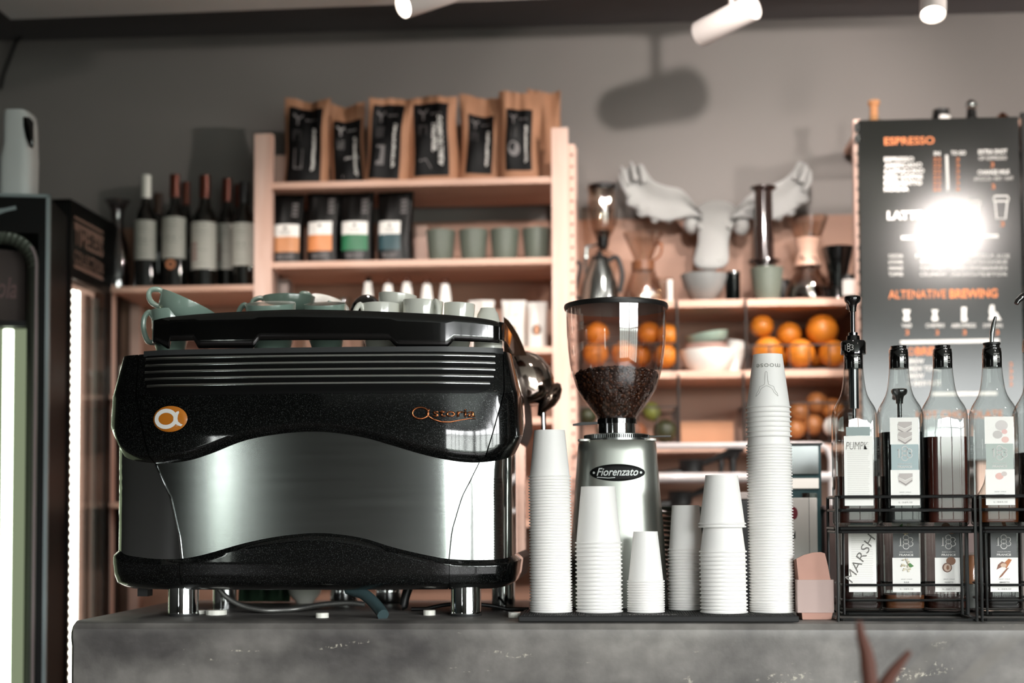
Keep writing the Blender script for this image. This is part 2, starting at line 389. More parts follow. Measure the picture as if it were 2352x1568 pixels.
# plywood panelling behind the shelves
zp = ZY(507, y1-.02)
g = G().box(XY(235, y1-.02), XY(1985, y1-.02), y1-.018, y1, .05, zp); struct('trim_2', g, M_ply)
g = G().tube([P(0, 205, 4.12), P(8, 170, 4.12), P(35, 100, 4.12), P(66, 58, 4.12)], .006, 6)
tag(obj('cable', g, M_black, at=P(0, 205, 4.12)), 'thin dark cable hanging down the grey wall at the upper left corner', 'cable')

# ================================================================ counter
CZ = 1.10
CF = PZ(1176, 1427, CZ).y; CB = 3.14
CX0 = PZ(163, 1426, CZ).x
cnt = thing('bar_counter', 'long polished grey concrete bar counter carrying machine, cups and bottles', 'counter', (.6, (CF+CB)/2, 0))
def counter_slab():
    g = G(); r = .012; ring = []
    prof = [(CF, .04), (CF, CZ-.045), (CF-.004, CZ-.03), (CF-.003, CZ-.014), (CF+.004, CZ-.004), (CF+.014, CZ), (CB, CZ), (CB, CZ-.08), (CF+.5, CZ-.08), (CF+.5, .04)]
    xs = [CX0, CX0+.006, CX0+.4, CX0+1.2, 1.0, 2.4]
    rings = []
    for i, x in enumerate(xs):
        k = .006 if i == 0 else 0
        rings.append([(x, y+(k if y < CF+.02 else 0), z-(k if z > CZ-.02 else 0)) for y, z in prof])
    return g.loft(rings)
obj('top', counter_slab(), M_conc, cnt, ang=25)
g = G().box(CX0+.04, 2.36, CF+.05, CF+.45, 0, .06); obj('plinth', g, M_black, cnt)

# ================================================================ espresso machine
MX = -.567; MY = 2.585
half = [(0, 0), (.09, .0015), (.18, .0055), (.26, .013), (.30, .024), (.335, .037), (.36, .050), (.378, .068), (.388, .09), (.3925, .125), (.3925, .2), (.3925, .3), (.3925, .4), (.3925, .47), (.385, .50)]
h2 = [(v.x*1.019, v.y) for v in smooth([(-.09, .0015)]+half, 6)][6:]
path = [(-x, y) for x, y in reversed(h2[1:])]+h2
SL = [0]
for p, q in zip(path, path[1:]): SL.append(SL[-1]+math.hypot(q[0]-p[0], q[1]-p[1]))
mid = SL[len(h2)-1]; SL = [s-mid for s in SL]; SMAX = SL[-1]
def pathpt(s):
    s = max(-SMAX, min(SMAX, s)); import bisect
    i = min(len(SL)-2, max(0, bisect.bisect_right(SL, s)-1)); t = (s-SL[i])/(SL[i+1]-SL[i])
    p, q = path[i], path[i+1]; return p[0]+(q[0]-p[0])*t, p[1]+(q[1]-p[1])*t
def pathn(s):
    a = pathpt(s-.006); b = pathpt(s+.006); t = Vector((b[0]-a[0], b[1]-a[1])).normalized(); return t.y, -t.x
XS = [(p[0], s) for p, s in zip(path, SL) if abs(p[0]) < .3995]
def s_of_x(x): return interp(XS, x)
def MP(s, z, o=0):
    x, y = pathpt(s); nx, ny = pathn(s); return Vector((MX+x+nx*o, MY+y+ny*o, z))
def L(px, py, Y=2.6): p = P(px, py, Y); return (p.x-MX, p.z)
mz = lambda py: ZY(py, 2.6, 726)
def bound(tab):
    t = [L(*q) for q in tab]; t.sort(); return t
UB = [(v.x, v.y) for v in smooth(bound([(236, 1012), (262, 1048), (345, 1063), (420, 1058), (480, 1041), (560, 1011), (650, 995), (740, 991), (830, 1003), (900, 1022), (980, 1045), (1050, 1058), (1110, 1060), (1170, 1050), (1196, 1035)]), 5)]
LB = [(v.x, v.y) for v in smooth(bound([(236, 1266), (262, 1276), (345, 1284), (410, 1283), (470, 1272), (560, 1247), (650, 1230), (740, 1224), (830, 1235), (900, 1256), (980, 1275), (1035, 1284), (1110, 1287), (1170, 1284), (1196, 1275)]), 5)]
ub = lambda s: interp(UB, pathpt(s)[0]) + (0.5*min(.06, max(0, abs(s)-.44)) if s > 0 else .5*min(.06, max(0, abs(s)-.44)))
lb = lambda s: interp(LB, pathpt(s)[0])
z_top = mz(803); z_bot = mz(1356); z_max = mz(995)
def off_up(s, z):
    d = z-ub(s); base = interp([(z_max, 0.0), (mz(900), -.004), (z_top, -.024)], z)
    lw = .013+.02*min(1, max(0, (abs(pathpt(s)[0])-.33)/.05))
    return base-(.014*(1-max(0, d)/lw)**1.3 if d < lw else 0)
def off_lo(s, z):
    d = lb(s)-z; base = interp([(z_bot, -.045), (z_bot+.004, -.030), (z_bot+.012, -.016), (z_bot+.028, -.010), (z_bot+.05, -.007), (z_bot+.3, -.007)], z)
    return base-(.011*(1-d/.01) if d < .01 else 0)
seamL_up = bound([]) or [(mz(1063), L(345, 1063)[0]), (mz(1000), L(327, 1000)[0]), (mz(900), L(302, 900)[0]), (mz(803), L(290, 803)[0])]
seamR_up = [(mz(1060), L(1110, 1060)[0]), (mz(1000), L(1128, 1000)[0]), (mz(900), L(1157, 900)[0]), (mz(803), L(1172, 803)[0])]
seamL_st = [(mz(1283), L(411, 1283)[0]), (mz(1230), L(405, 1230)[0]), (mz(1140), L(384, 1140)[0]), (mz(1063), L(342, 1063)[0])]
seamR_st = [(mz(1284), L(1033, 1284)[0]), (mz(1220), L(1040, 1220)[0]), (mz(1140), L(1066, 1140)[0]), (mz(1060), L(1106, 1060)[0])]
def band(zhi, zlo, sl, sr, off, nu=60, nv=14):
    """zhi(s), zlo(s); sl(z), sr(z)"""
    def fn(u, v):
        z = (zhi(0)+zlo(0))/2; s = 0
        for _ in range(6):
            a, b = sl(z), sr(z); s = a+(b-a)*u; z = zhi(s)+(zlo(s)-zhi(s))*v
        return MP(s, z, off(s, z))
    return G().grid(fn, nu, nv)
em = thing('espresso_machine', 'large black and chrome two-group espresso machine on the concrete counter, back panel facing the room', 'coffee machine', (MX, MY+.22, CZ))
GAP = .0012
vv = lambda n: n
ftop = lambda s: z_top
obj('fascia', band(ftop, ub, lambda z: s_of_x(interp(seamL_up, z))+GAP, lambda z: s_of_x(interp(seamR_up, z))-GAP, off_up, 110, 40), M_flake, em)
SC = s_of_x(.399)+.035
M_side = pbr('black side panel', '#070707', .5, spec=.15)
obj('corner_cover', band(ftop, ub, lambda z: s_of_x(interp(seamR_up, z))+GAP, lambda z: SC, off_up, 60, 40), M_flake, em)
obj('side_wall', band(ftop, ub, lambda z: SC, lambda z: SMAX, off_up, 20, 30), M_side, em)
obj('corner_cover', band(ftop, ub, lambda z: -SMAX, lambda z: s_of_x(interp(seamL_up, z))-GAP, off_up, 60, 40), M_flake, em)
cst = lambda s, z: -.017
tag(obj('back_panel', band(ub, lb, lambda z: s_of_x(interp(seamL_st, z))+GAP, lambda z: s_of_x(interp(seamR_st, z))-GAP, cst, 110, 16), M_steel, em), 'brushed steel wave-shaped centre panel')
M_chs = pbr('side chrome', '#d5d8d8', .05, 1, var=.02)
obj('side_panel', band(ub, lb, lambda z: s_of_x(interp(seamR_st, z))+GAP, lambda z: SMAX, cst, 60, 12), M_chs, em)
obj('side_panel', band(ub, lb, lambda z: -SMAX, lambda z: s_of_x(interp(seamL_st, z))-GAP, cst, 60, 12), M_chs, em)
# bright edge strip of the left side panel
g = G(); pts = [MP(s_of_x(interp(seamL_st, z)), z, -.0155) for z in [mz(1064)+(mz(1282)-mz(1064))*k/20 for k in range(21)]]
g.tube(pts, .0022, 8); obj('edge_strip', g, M_chrome, em)
sbs = L(1033, 1300)[0]; sbl = L(411, 1300)[0]
lbot = lambda s: z_bot
obj('lower_cover', band(lb, lbot, lambda z: s_of_x(sbl)+GAP/2, lambda z: s_of_x(sbs)-GAP/2, off_lo, 90, 24), M_flake, em)
obj('lower_corner', band(lb, lbot, lambda z: s_of_x(sbs)+GAP/2, lambda z: SC, off_lo, 50, 24), M_flake, em)
obj('lower_side', band(lb, lbot, lambda z: SC, lambda z: SMAX, off_lo, 20, 24), M_side, em)
obj('lower_corner', band(lb, lbot, lambda z: -SMAX, lambda z: s_of_x(sbl)-GAP/2, off_lo, 50, 24), M_flake, em)
# inner body closing the machine
def ringat(z, o, n=90): return [MP(-SMAX+2*SMAX*k/n, z, o) for k in range(n+1)]
g = G().loft([ringat(z_bot+.002, -.05), ringat(z_bot+.03, -.022), ringat(mz(1100), -.022), ringat(z_top-.004, -.03)]); obj('chassis', g, M_black, em)
# top edge strip and deck
g = G(); zt0, zt1 = mz(809), mz(796)
sa, sb = s_of_x(L(306, 800)[0]), s_of_x(L(1172, 800)[0])
g.grid(lambda u, v: MP(sa+(sb-sa)*u, zt0+(zt1-zt0)*v, -.0225), 60, 2)
g.grid(lambda u, v: MP(sa+(sb-sa)*u, zt1, -.0225-.05*v), 60, 1); obj('top_edge', g, pbr('dark grey plastic', '#303132', .4), em)
g = G().loft([ringat(z_top-.006, -.028), ringat(z_top, -.03)]); obj('deck', g, M_black, em)
# louvre panel with five chrome bars
vent = [(mz(905), L(375, 905)[0], L(1090, 900)[0]), (mz(902), L(350, 902)[0], L(1105, 897)[0]), (mz(893), L(337, 893)[0], L(1122, 890)[0]), (mz(880), L(326, 880)[0], L(1132, 875)[0]), (mz(860), L(320, 860)[0], L(1141, 855)[0]), (mz(835), L(317, 835)[0], L(1144, 830)[0]), (mz(808), L(316, 808)[0], L(1147, 803)[0])]
FM = lambda x, z, o=0: MP(s_of_x(x), z, off_up(s_of_x(x), z)+o)
lp = G(); lp.grid(lambda u, v: FM(interp([(q[0], q[1]) for q in vent], vent[0][0]+(vent[-1][0]-vent[0][0])*v)*(1-u)+interp([(q[0], q[2]) for q in vent], vent[0][0]+(vent[-1][0]-vent[0][0])*v)*u, vent[0][0]+(vent[-1][0]-vent[0][0])*v, .0015), 90, 24)
lvp = obj('louvre_panel', lp, pbr('louvre black', '#030303', .5, spec=.15), em)
for py, a, b in ((816, 317, 1143), (832, 318, 1141), (848, 320, 1139), (864.5, 323, 1134), (881, 331, 1124)):
    z = mz(py); xa = L(a, py)[0]; xb = L(b, py)[0]; g = G(); rings = []
    for k in range(61):
        x = xa+(xb-xa)*k/60
        rings.append([FM(x, z+.0030*sin(q), .0015+.0035*max(0, cos(q))) for q in [-pi/2+pi*j/6 for j in range(7)]])
    g.loft(rings); obj('chrome_bar', g, pbr('bar chrome', '#dfe2e0', .12, 1, var=.02), lvp)
# round badge with the white fish-shaped letter
cx, cz = L(392, 962); S = mpp(2.6)
def bmap(dx, dz, o): return FM(cx+dx*S, cz-dz*S, o)
g = G(); g.grid(lambda u, v: bmap(42.5*v*cos(2*pi*u), 30.5*v*sin(2*pi*u), .0015+.003*(1-v**6)), 40, 8)
bd = obj('badge', g, pbr('amber enamel', '#bb6f1c', .25, var=.05, coat=1), em)
g = G(); O = lambda x, z: bmap(x, z, .0052)
ribbon(g, circ(-8, 0, 23.5, 19), 9.5, O, closed=True)
ribbon(g, smooth([(12, -10, 0), (17, -4, 0), (20, 4, 0), (26, 12, 0), (34, 19, 0)], 5), [9]*12+[7]*6+[3]*3, O) if False else None
tail = [(13, -12), (17, -16), (22, -18), (24, -15), (21, -8), (20, 0), (22, 7), (28, 12), (33, 14), (29, 18), (22, 16), (15, 12), (10, 8), (10, -8)]
disc(g, tail, O); obj('badge_letter', g, pbr('white enamel', '#e8e6e0', .3, coat=.5), bd)
# copper wordmark
g = G(); O = lambda x, z: FM(x, z, .004); 
def lg(px, py): return L(px, py-0, 2.6)
c = lg(967, 949); ribbon(g, [(c[0]+18.5*S*cos(a), c[1]+13*S*sin(a)) for a in [2*pi*k/30 for k in range(30)]], 3.6*S, O, closed=True)
ribbon(g, [lg(*q) for q in ((988, 940), (984, 944), (983, 951), (986, 957), (998, 964), (1015, 969), (1035, 969), (1058, 964), (1078, 960), (1092, 961))], [3.5*S]*3+[3*S]*4+[2*S]*2+[.8*S], O)
p = lg(995, 957); put_text(g, 'storia', p[0], p[1], O, cap=19*S, width=96*S, bold=.012)
obj('wordmark', g, M_copper, em, solid=.002)
# feet, hoses below
for px, py, r in ((411, 1419, .0285), (1067, 1419, .0285)):
    q = PZ(px, py-3, CZ); zt = z_bot+.004
    g = G().lathe([(r, CZ+.003), (r+.0005, CZ+.006), (r, CZ+.008), (r, zt)], (q.x, q.y+r, 0), 40); f = obj('foot', g, M_chrome, em)
    obj('foot_ring', G().lathe([(r+.001, CZ), (r+.001, CZ+.004)], (q.x, q.y+r, 0), 32), M_rubber, f)
for px in (510, 1155):
    q = PZ(px, 1397, CZ); obj('foot', G().lathe([(.024, CZ), (.024, z_bot+.01)], (q.x, q.y+.02, 0), 32), M_chrome, em)
def cab(pts, Y, r, m, name, par, lo=None):
    q = smooth([P(a, b, y) for (a, b), y in zip(pts, Y)], 8)
    for v in q: v.z = max(v.z, CZ+(r if lo is None else lo)+.0005)
    g = G().tube(q, r, 10); return obj(name, g, m, par)
M_braid = pbr('braided steel hose', '#6f6f6c', .45, .8, var=.35, vs=300)
cab([(503, 1352), (522, 1372), (560, 1392), (620, 1402), (680, 1398), (740, 1388), (800, 1384), (838, 1388)], [2.72]*4+[2.75]*4, .0052, M_braid, 'hose', em)
cab([(800, 1352), (835, 1364), (858, 1383), (873, 1401), (880, 1412)], [2.66, 2.64, 2.62, 2.60, 2.585], .011, pbr('corrugated hose', '#35474a', .5, var=.15, vs=200), 'hose', em, lo=.004)
cab([(938, 1350), (930, 1375), (924, 1412)], [2.8]*3, .009, M_black, 'hose', em)
cab([(945, 1418), (975, 1400), (1020, 1389), (1070, 1386), (1130, 1391), (1180, 1402), (1215, 1412)], [2.78]*7, .004, M_black, 'cable', em)
g = G(); q = P(325, 1362, 2.7); g.box(q.x-.008, q.x+.012, q.y, q.y+.03, q.z-.006, z_bot+.01); obj('bracket', g, M_black, em)
# cup rail around the deck
zr = lambda py: ZY(py, 2.62, 726)
RT = [(v.x, v.y) for v in smooth(bound([(331, 729), (360, 725), (430, 719), (500, 715), (640, 709), (740, 709), (830, 711), (1000, 717), (1100, 722), (1160, 728)]), 4)]
cut = bound([(331, 780), (345, 785), (368, 797), (372, 797), (373, 779), (436, 779), (446, 797), (575, 797), (588, 779), (893, 778), (912, 797), (1026, 797), (1046, 778), (1150, 778), (1168, 778)])
def rail_fn(u, v):
    sa = s_of_x(L(331, 760)[0]); sb = s_of_x(L(1165, 760)[0])+.0
    s = sa+(sb-sa)*u; x = pathpt(s)[0]; zt = interp(RT, x); zb = interp(cut, x)
    return MP(s, zb+(zt-zb)*v, -.03)
g = G().grid(rail_fn, 260, 4); obj('cup_rail', g, M_gblack, em, solid=.005, ang=50)
# rail end turning back on each side
for sg, pa in ((1, 1165), (-1, 331)):
    sa = s_of_x(L(pa, 760)[0]); q = MP(sa, 0, -.03); zt = interp(RT, pathpt(sa)[0]); zb = zr(779)
    g = G(); pts = [(q.x, q.y), (q.x+sg*.006, q.y+.012), (q.x+sg*.008, q.y+.03), (q.x+sg*.008, MY+.44)]
    g.loft([[(x, y, zb), (x+sg*.004, y, zb), (x+sg*.004, y, zt), (x, y, zt)] for x, y in pts]); obj('rail_side', g, M_gblack, em)
# sloping side wing and the polished hood of the barista side
g = G(); prof = [(1157, 727), (1168, 735), (1180, 751), (1191, 770), (1200, 790), (1210, 816), (1157, 816)]
g.prism([(P(px, py, 2.92).x, P(px, py, 2.92).z) for px, py in prof], 2.92, 2.925); obj('side_wing', g, pbr('wood reflection brown', '#4a2c18', .18, .5, coat=1), em)  # glossy wing; the brown reflection of the wood is put into its colour
q = P(1205, 890, 3.03); M_hood = pbr('polished hood', '#b9a89e', .08, 1, var=.1)
g = G()
g.loft([[ (q.x+dx+rx*cos(a), 2.96+.11*t+0*a, q.z+rz*sin(a)*(1.0 if sin(a) > 0 else .55)) for a in [2*pi*k/28 for k in range(28)]] for t, dx, rx, rz in ((0, 0, .030, .045), (.08, 0, .054, .066), (.35, .0, .066, .076), (.8, 0, .064, .074), (1, 0, .045, .06))])
obj('group_hood', g, M_hood, em, ang=60)
g = G(); a = P(1244, 945, 3.0); b = P(1262, 915, 3.0); c = P(1281, 885, 3.0)
def elr(c, rx, rz, ang): 
    return [c+Vector((cos(ang)*rx*cos(t)-sin(ang)*rz*sin(t), .02*sin(t)*0+.0, sin(ang)*rx*cos(t)+cos(ang)*rz*sin(t)))+Vector((0, .016*cos(t*1), 0)) for t in [2*pi*k/16 for k in range(16)]]
g.tube([P(1238, 955, 3.0), P(1246, 938, 3.0), P(1258, 920, 3.0), P(1270, 903, 3.0), P(1280, 888, 3.0), P(1284, 880, 3.0)], [.004, .011, .019, .019, .012, .004], 14)
obj('steam_lever', g, pbr('dark chrome', '#a08a7e', .12, 1), em)
g = G().tube([P(1247, 930, 3.0), P(1249, 990, 3.0), P(1246, 1100, 3.0)], .0055, 10); obj('steam_wand', g, M_chrome, em)

# ================================================================ cups on the machine
def cup_parts(t, r, h, outer, inner, handle=True, ha=180, hs=1.0):
    """a stoneware cup standing at z=0, local coordinates"""
    pr = [(r*.50, 0), (r*.52, .001), (r*.55, .004), (r*.70, h*.12), (r*.88, h*.36), (r*.96, h*.66), (r, h-.002), (r*.995, h)]
    inn = [(r*.975, h), (r*.955, h-.003), (r*.91, h*.66), (r*.83, h*.38), (r*.62, h*.16), (r*.3, h*.10), (0.0001, h*.09)]
    obj('body', G().lathe(pr, n=48), outer, t, local=True)
    obj('inside', G().lathe([(r*.996, h)]+inn, n=48), inner, t, local=True)
    if handle:
        a = radians(ha); c, s = cos(a), sin(a); q = smooth([(r*.90, h*.86), (r*1.12, h*.97), (r*1.38, h*.84), (r*1.40, h*.60), (r*1.18, h*.36), (r*.80, h*.33)], 5)
        obj('handle', G().tube([(v.x*c, v.x*s, v.y) for v in [Vector(k) for k in q]], [.0065]+[.0052]*(len(q)-2)+[.0065], 10), outer, t, local=True)
def cup(px, py_base, Y, rpx, hpx, outer, inner, label, tilt=(0, 0), inv=False, handle=True, ha=180, group=None, z=None, name='coffee_cup'):
    S = mpp(Y); p = P(px, py_base, Y); r = rpx*S; h = hpx*S
    t = thing(name, label, 'cup', (p.x, Y, p.z if z is None else z), (radians(tilt[1]), radians(tilt[0]), 0), group)
    if inv: t.rotation_euler = (pi+radians(tilt[1]), radians(tilt[0]), 0); t.location.z += h
    cup_parts(t, r, h, outer, inner, handle, ha); return t
GM = 'coffee cups piled on the espresso machine'
dz = z_top+.001
S_ = mpp(2.72)
# lower layer standing on the deck
lower = [(392, 45, M_green, 'green cup at the left end of the cup rail, under the large tilted green cup', 185, 713),
         (628, 58, M_green, 'green cup second from the left on the machine deck, rim above the rail', 170, 697),
         (752, 48, M_green, 'green cup on the machine deck whose cream rim shows under the tilted cream cup', 90, 698),
         (874, 46, M_cream, 'cream cup on the machine deck under the topmost cream cup, handle to the left', 215, 699),
         (966, 47, M_cream, 'cream cup on the machine deck right of the topmost cream cup', -50, 692),
         (1050, 36, M_cream, 'small cream cup second from the right end of the cup rail', 90, 698)]
for px, r, m, lab, ha, ry in lower:
    cup(px, 797, 2.72, r, (P(px, ry, 2.72).z-dz)/mpp(2.72), m, M_cream, lab, ha=ha, z=dz, tilt=(3 if px > 900 else 0, 14 if px in (628, 752) else 0))
cup(1121, 797, 2.74, 34, (P(1121, 708, 2.74).z-dz)/mpp(2.74), M_cream, M_cream, 'cream cup turned upside down at the right end of the cup rail', inv=True, handle=False, z=dz)
# upper layer
big = cup(420, 716, 2.70, 69, 58, M_green, M_cream, 'large sage green cup lying tilted on top of the cups at the left end', ha=180)
big.location = P(411, 744, 2.73); big.rotation_euler = (radians(-4), radians(24), 0)
q = cup(664, 712, 2.82, 61, 46, M_dgreen, M_dgreen, 'dark green cup nested on the pile left of the machine centre', handle=True, ha=180); q.location.z = P(664, 727, 2.82).z
q = cup(745, 715, 2.83, 50, 36, M_dgreen, M_cream, 'dark green cup with cream inside leaning on its side behind the dark green one'); q.location = P(745, 727, 2.90); q.rotation_euler = (radians(24), radians(25), 0)
q = cup(909, 700, 2.76, 45, 52, M_cream, M_cream, 'topmost cream cup standing on the pile near the machine centre', ha=75); q.location.z = P(909, 728, 2.76).z; q.rotation_euler = (0, radians(5), 0)
g = G().ball(P(842, 722, 2.95), (.036, .036, .042), 28, 14); tag(obj('tamper', g, M_gblack, at=P(842, 722, 2.95)), 'round black knob showing behind the cups in the middle of the machine top', 'tamper')

# ================================================================ bar mat and paper cup stacks
mt = thing('bar_mat', 'long flat black rubber bar mat under the paper cup stacks', 'bar mat', (.35, 2.6, CZ))
ma = PZ(1190, 1428, CZ); mb = PZ(1833, 1427, CZ)
MH = .0105; mY = ma.y; 
g = G().box(ma.x, mb.x, mY, mY+.17, CZ, CZ+MH); obj('mat', g, M_rubber, mt, bevel=.002)
g = G()
for i in range(110):
    x = ma.x+.006+i*(mb.x-ma.x-.012)/109; g.box(x-.0011, x+.0011, mY+.006, mY+.16, CZ+MH, CZ+MH+.0012)
obj('ribs', g, M_rubber, mt)
g = G(); pm = P(1440, 1413, mY+.02); put_text(g, 'TERRAMAR', 0, 0, lambda x, z: (pm.x+x, mY+.012+z, CZ+MH+.0016), cap=.010, width=.088, bold=.01); obj('mat_lettering', g, M_wtext, mt)
CUPZ = CZ+MH+.0012
M_cup = pbr('white paper cup', '#f5f3f0', .5, var=.01, vs=40, sss=0)
def paper_cup_mesh(R0, R1, h):
    w = .0005; rr = .0023
    pr = [(R0-.001, .0), (R0+rr*.6, .0001), (R0+rr, .0010), (R0+rr, .0020), (R0+rr*.6, .0029), (R0-.0004, .0032)]
    for k in range(1, 7): t = k/6; pr.append((R0-.0004+(R1-R0)*t, .003+(h-.003)*t))
    pr += [(R1-.0006, h-.0001), (R1-.0010, h-.0012), (0.0001, h-.0014)]
    inn = [(R1-.0008, h-.0020), (R0-.0010, .003)]
    g = G().lathe(pr, n=56); g2 = G().lathe([(0.0001, h-.0020)]+inn+[(R0-.001, .0)], n=56); g.add(g2.v, g2.f); return g
CG = {}
def stack(name, pxc, Y, y_first, y_lastrim, y_top, rrim, rtop, lean, where, extra=None, z0=None):
    """inverted paper cups: rims from y_lastrim (lowest) up to y_first, top face at y_top"""
    S = mpp(Y); R0 = rrim*S-.0023; R1 = rtop*S; zb = CUPZ
    def zy(py): return P(pxc, py, Y).z
    k = CUPZ-zy(y_lastrim)
    h = zy(y_top)-zy(y_first)
    base = None; rims = where['rims']; n = len(rims)
    for i, (py, lab) in enumerate(rims):
        z = zy(py)+k if i else CUPZ
        z = max(CUPZ, zy(py)+k*max(0, 1-i/4)); x = P(pxc, y_lastrim, Y).x+lean*S*(z-CUPZ)/.3+R.uniform(-.0002, .0002)
        if base is None:
            base = obj('paper_cup', paper_cup_mesh(R0, R1, h), M_cup, at=(x, Y, z), local=True, ang=30); o = base
        else:
            o = base.copy(); C.objects.link(o); o.location = (x, Y, z)
        o.rotation_euler = (0, 0, R.uniform(0, 6)); tag(o, lab, 'cup', where['group']); 
    return o, R0, R1, h
def rimlist(segs, desc):
    """segs: list of (y_bottom, y_top, n) from the bottom up"""
    ys = []
    for a, b, n in segs: ys += [a+(b-a)*i/(n-1) if n > 1 else a for i in range(n)]
    return [(y, (desc[1] if i == len(ys)-1 else desc[0] if i else desc[2])) for i, y in enumerate(ys)]
ST = [
 ('S1', 1266, 2.600, 1096, 1411, 988, 49.0, 35.5, -2, [(1411, 1096, 47)], 'the leftmost stack, beside the espresso machine'),
 ('S2', 1377, 2.600, 1248, 1411, 1117, 54.0, 39.5, -3, [(1411, 1248, 18)], 'the wide stack in front of the grinder'),
 ('S3', 1484, 2.595, 1336, 1408, 1220, 43.0, 28.0, 0, [(1408, 1336, 13)], 'the shortest stack'),
 ('S4', 1577, 2.665, 1263, 1406, 1160, 41.5, 31.5, 0, [(1406, 1263, 21)], 'the narrow stack in front of the saucers'),
 ('S5', 1663, 2.585, 1206, 1412, 1093, 54.0, 37.0, -4, [(1412, 1268, 16), (1211, 1204, 2)], 'the stack with a gap near its top'),
 ('S6', 1774, 2.600, 938, 1411, 815, 51.5, 33.5, -3, [(1411, 1024.5, 58), (1004, 937.5, 7)], 'the tallest stack'),
]
for nm_, pxc, Y, yf, yl, yt, rr, rt, lean, segs, wh in ST:
    wd = dict(rims=rimlist(segs, ('white paper cup nested in %s' % wh, 'topmost paper cup of %s' % wh, 'bottom paper cup of %s' % wh)), group='paper cups in '+wh)
    o, R0, R1, h = stack(nm_, pxc, Y, yf, yl, yt, rr, rt, lean, wd)
    if nm_ == 'S6':
        o['label'] = 'topmost paper cup of the tallest stack, printed with a grey moose outline upside down'
        ox, oz = o.location.x, o.location.z; o.rotation_euler = (0, 0, 0)
        def cm(x, z):       # x sideways, z height above the rim
            r = R0+(R1-R0)*z/h+.0004; a = x/r; return (ox+r*sin(a), Y-r*cos(a), oz+z)
        S = mpp(Y); pz = lambda py: P(1770, py, Y).z-oz
        g = G(); vs, fs = text_geo('moose', .0165/.7, 0, 0, 1.05, 'CENTER'); k = 58*S/(max(v[0] for v in vs)-min(v[0] for v in vs))
        edges = []
        g.add([cm(-v[0]*k-.002, pz(838)-v[1]*.6) for v in vs], fs)
        for sg in (-1, 1):
            ribbon(g, [(-.006*0-.004+sg*0, 0), (0, 0)], .0001, lambda a, b: cm(a, pz(880)+b))
            ribbon(g, [(-8*S+dx*S*sg, pz(y)) for dx, y in ((0, 856), (2, 858), (4, 885), (6, 887), (16, 891), (19, 900), (24, 906), (26, 913))], .0006, cm)
            ribbon(g, [(-8*S+dx*S*sg, pz(y)) for dx, y in ((0, 889), (9, 893), (14, 898), (16, 904), (20, 908), (26, 913))], .0006, cm)
        obj('moose_print', g, M_print, o, at=(0, 0, 0), local=True) if False else None
        g.v = [(v[0]-ox, v[1]-Y, v[2]-oz) for v in g.v]; obj('moose_print', g, M_print, o, local=True)

# ================================================================ coffee grinder
gy = 2.80; gx = P(1417, 1000, gy).x; S = mpp(gy)
gd = thing('coffee_grinder', 'silver grey coffee grinder with clear bean hopper standing behind the cup stacks', 'coffee grinder', (gx, gy, CZ))
gz = lambda py: P(1417, py, gy).z
def srect(hx, hy, z, n=3.2, k=56, cx=0, cy=0):
    out = []
    for i in range(k):
        a = 2*pi*i/k; c, s = cos(a), sin(a)
        out.append((cx+hx*abs(c)**(2/n)*(1 if c >= 0 else -1), cy+hy*abs(s)**(2/n)*(1 if s >= 0 else -1), z))
    return out
M_grind = pbr('silver green lacquer', '#b4b8b0', .36, .85, var=.02, coat=.4)
g = G().loft([srect(w*S, d, z, 3.0, cx=gx, cy=gy) for w, d, z in ((112, .105, CZ+.012), (110, .10, gz(1330)), (103, .095, gz(1200)), (97, .092, gz(1130)), (90, .088, gz(1040)), (88.5, .086, gz(1020)), (85, .082, gz(1014)))])
obj('housing', g, M_grind, gd, ang=50)
obj('base', G().loft([srect(114*S, .108, CZ, 3, cx=gx, cy=gy), srect(114*S, .108, CZ+.012, 3, cx=gx, cy=gy)]), M_black, gd)
for sx in (-1, 1):
    g = G().loft([srect(14*S, .03, z, 3, 24, gx+sx*74*S, gy-.045) for z in (gz(1016), gz(1011.5))]); obj('corner_cap', g, M_cream, gd)
obj('plate', G().lathe([(70*S, gz(1016)), (70*S, gz(1007))], (gx, gy, 0), 48), M_dsteel, gd)
g = G(); n = 120
rg = [(r, z) for r, z in ((66*S, gz(1010)), (73*S, gz(1009)), (73*S, gz(999)), (66*S, gz(997)))]
g.lathe(rg, (gx, gy, 0), 64)
rgo = obj('adjusting_ring', g, M_dsteel, gd)
g = G()
for i in range(96):
    a = 2*pi*i/96; c, s = cos(a), sin(a); x, y = gx+74*S*c, gy+74*S*s; g.tube([(x, y, gz(1008)), (x, y, gz(1000))], .0013, 5)
obj('knurling', g, M_chrome, rgo)
obj('ring_pin', G().tube([(gx+72*S, gy-.02, gz(1004)), (gx+122*S, gy-.02, gz(1004))], .0022, 10), M_chrome, gd)
obj('neck', G().lathe([(43*S, gz(998)), (43*S, gz(972)), (41*S, gz(970))], (gx, gy, 0), 48), M_chrome, gd)
obj('collar', G().lathe([(46*S, gz(974)), (46*S, gz(963)), (44*S, gz(961))], (gx, gy, 0), 48), M_gblack, gd)
g = G().loft([[(gx-44*S, gy-.02+a, gz(973)+b) for a, b in ((-.004, -.002), (.004, -.002), (.004, .003), (-.004, .003))], [(gx-80*S, gy-.02+a, gz(975)+b) for a, b in ((-.006, -.002), (.006, -.002), (.006, .004), (-.006, .004))], [(gx-100*S, gy-.02+a, gz(977)+b) for a, b in ((-.007, -.001), (.007, -.001), (.007, .002), (-.007, .002))]])
obj('shutter_lever', g, M_black, gd)
hp = [(44, 965), (49, 953), (71, 924), (89, 895), (99, 865), (105, 842), (109, 812), (112.5, 777), (114, 740), (115, 706)]
hps = smooth([(r*S, gz(y)) for r, y in hp], 4)
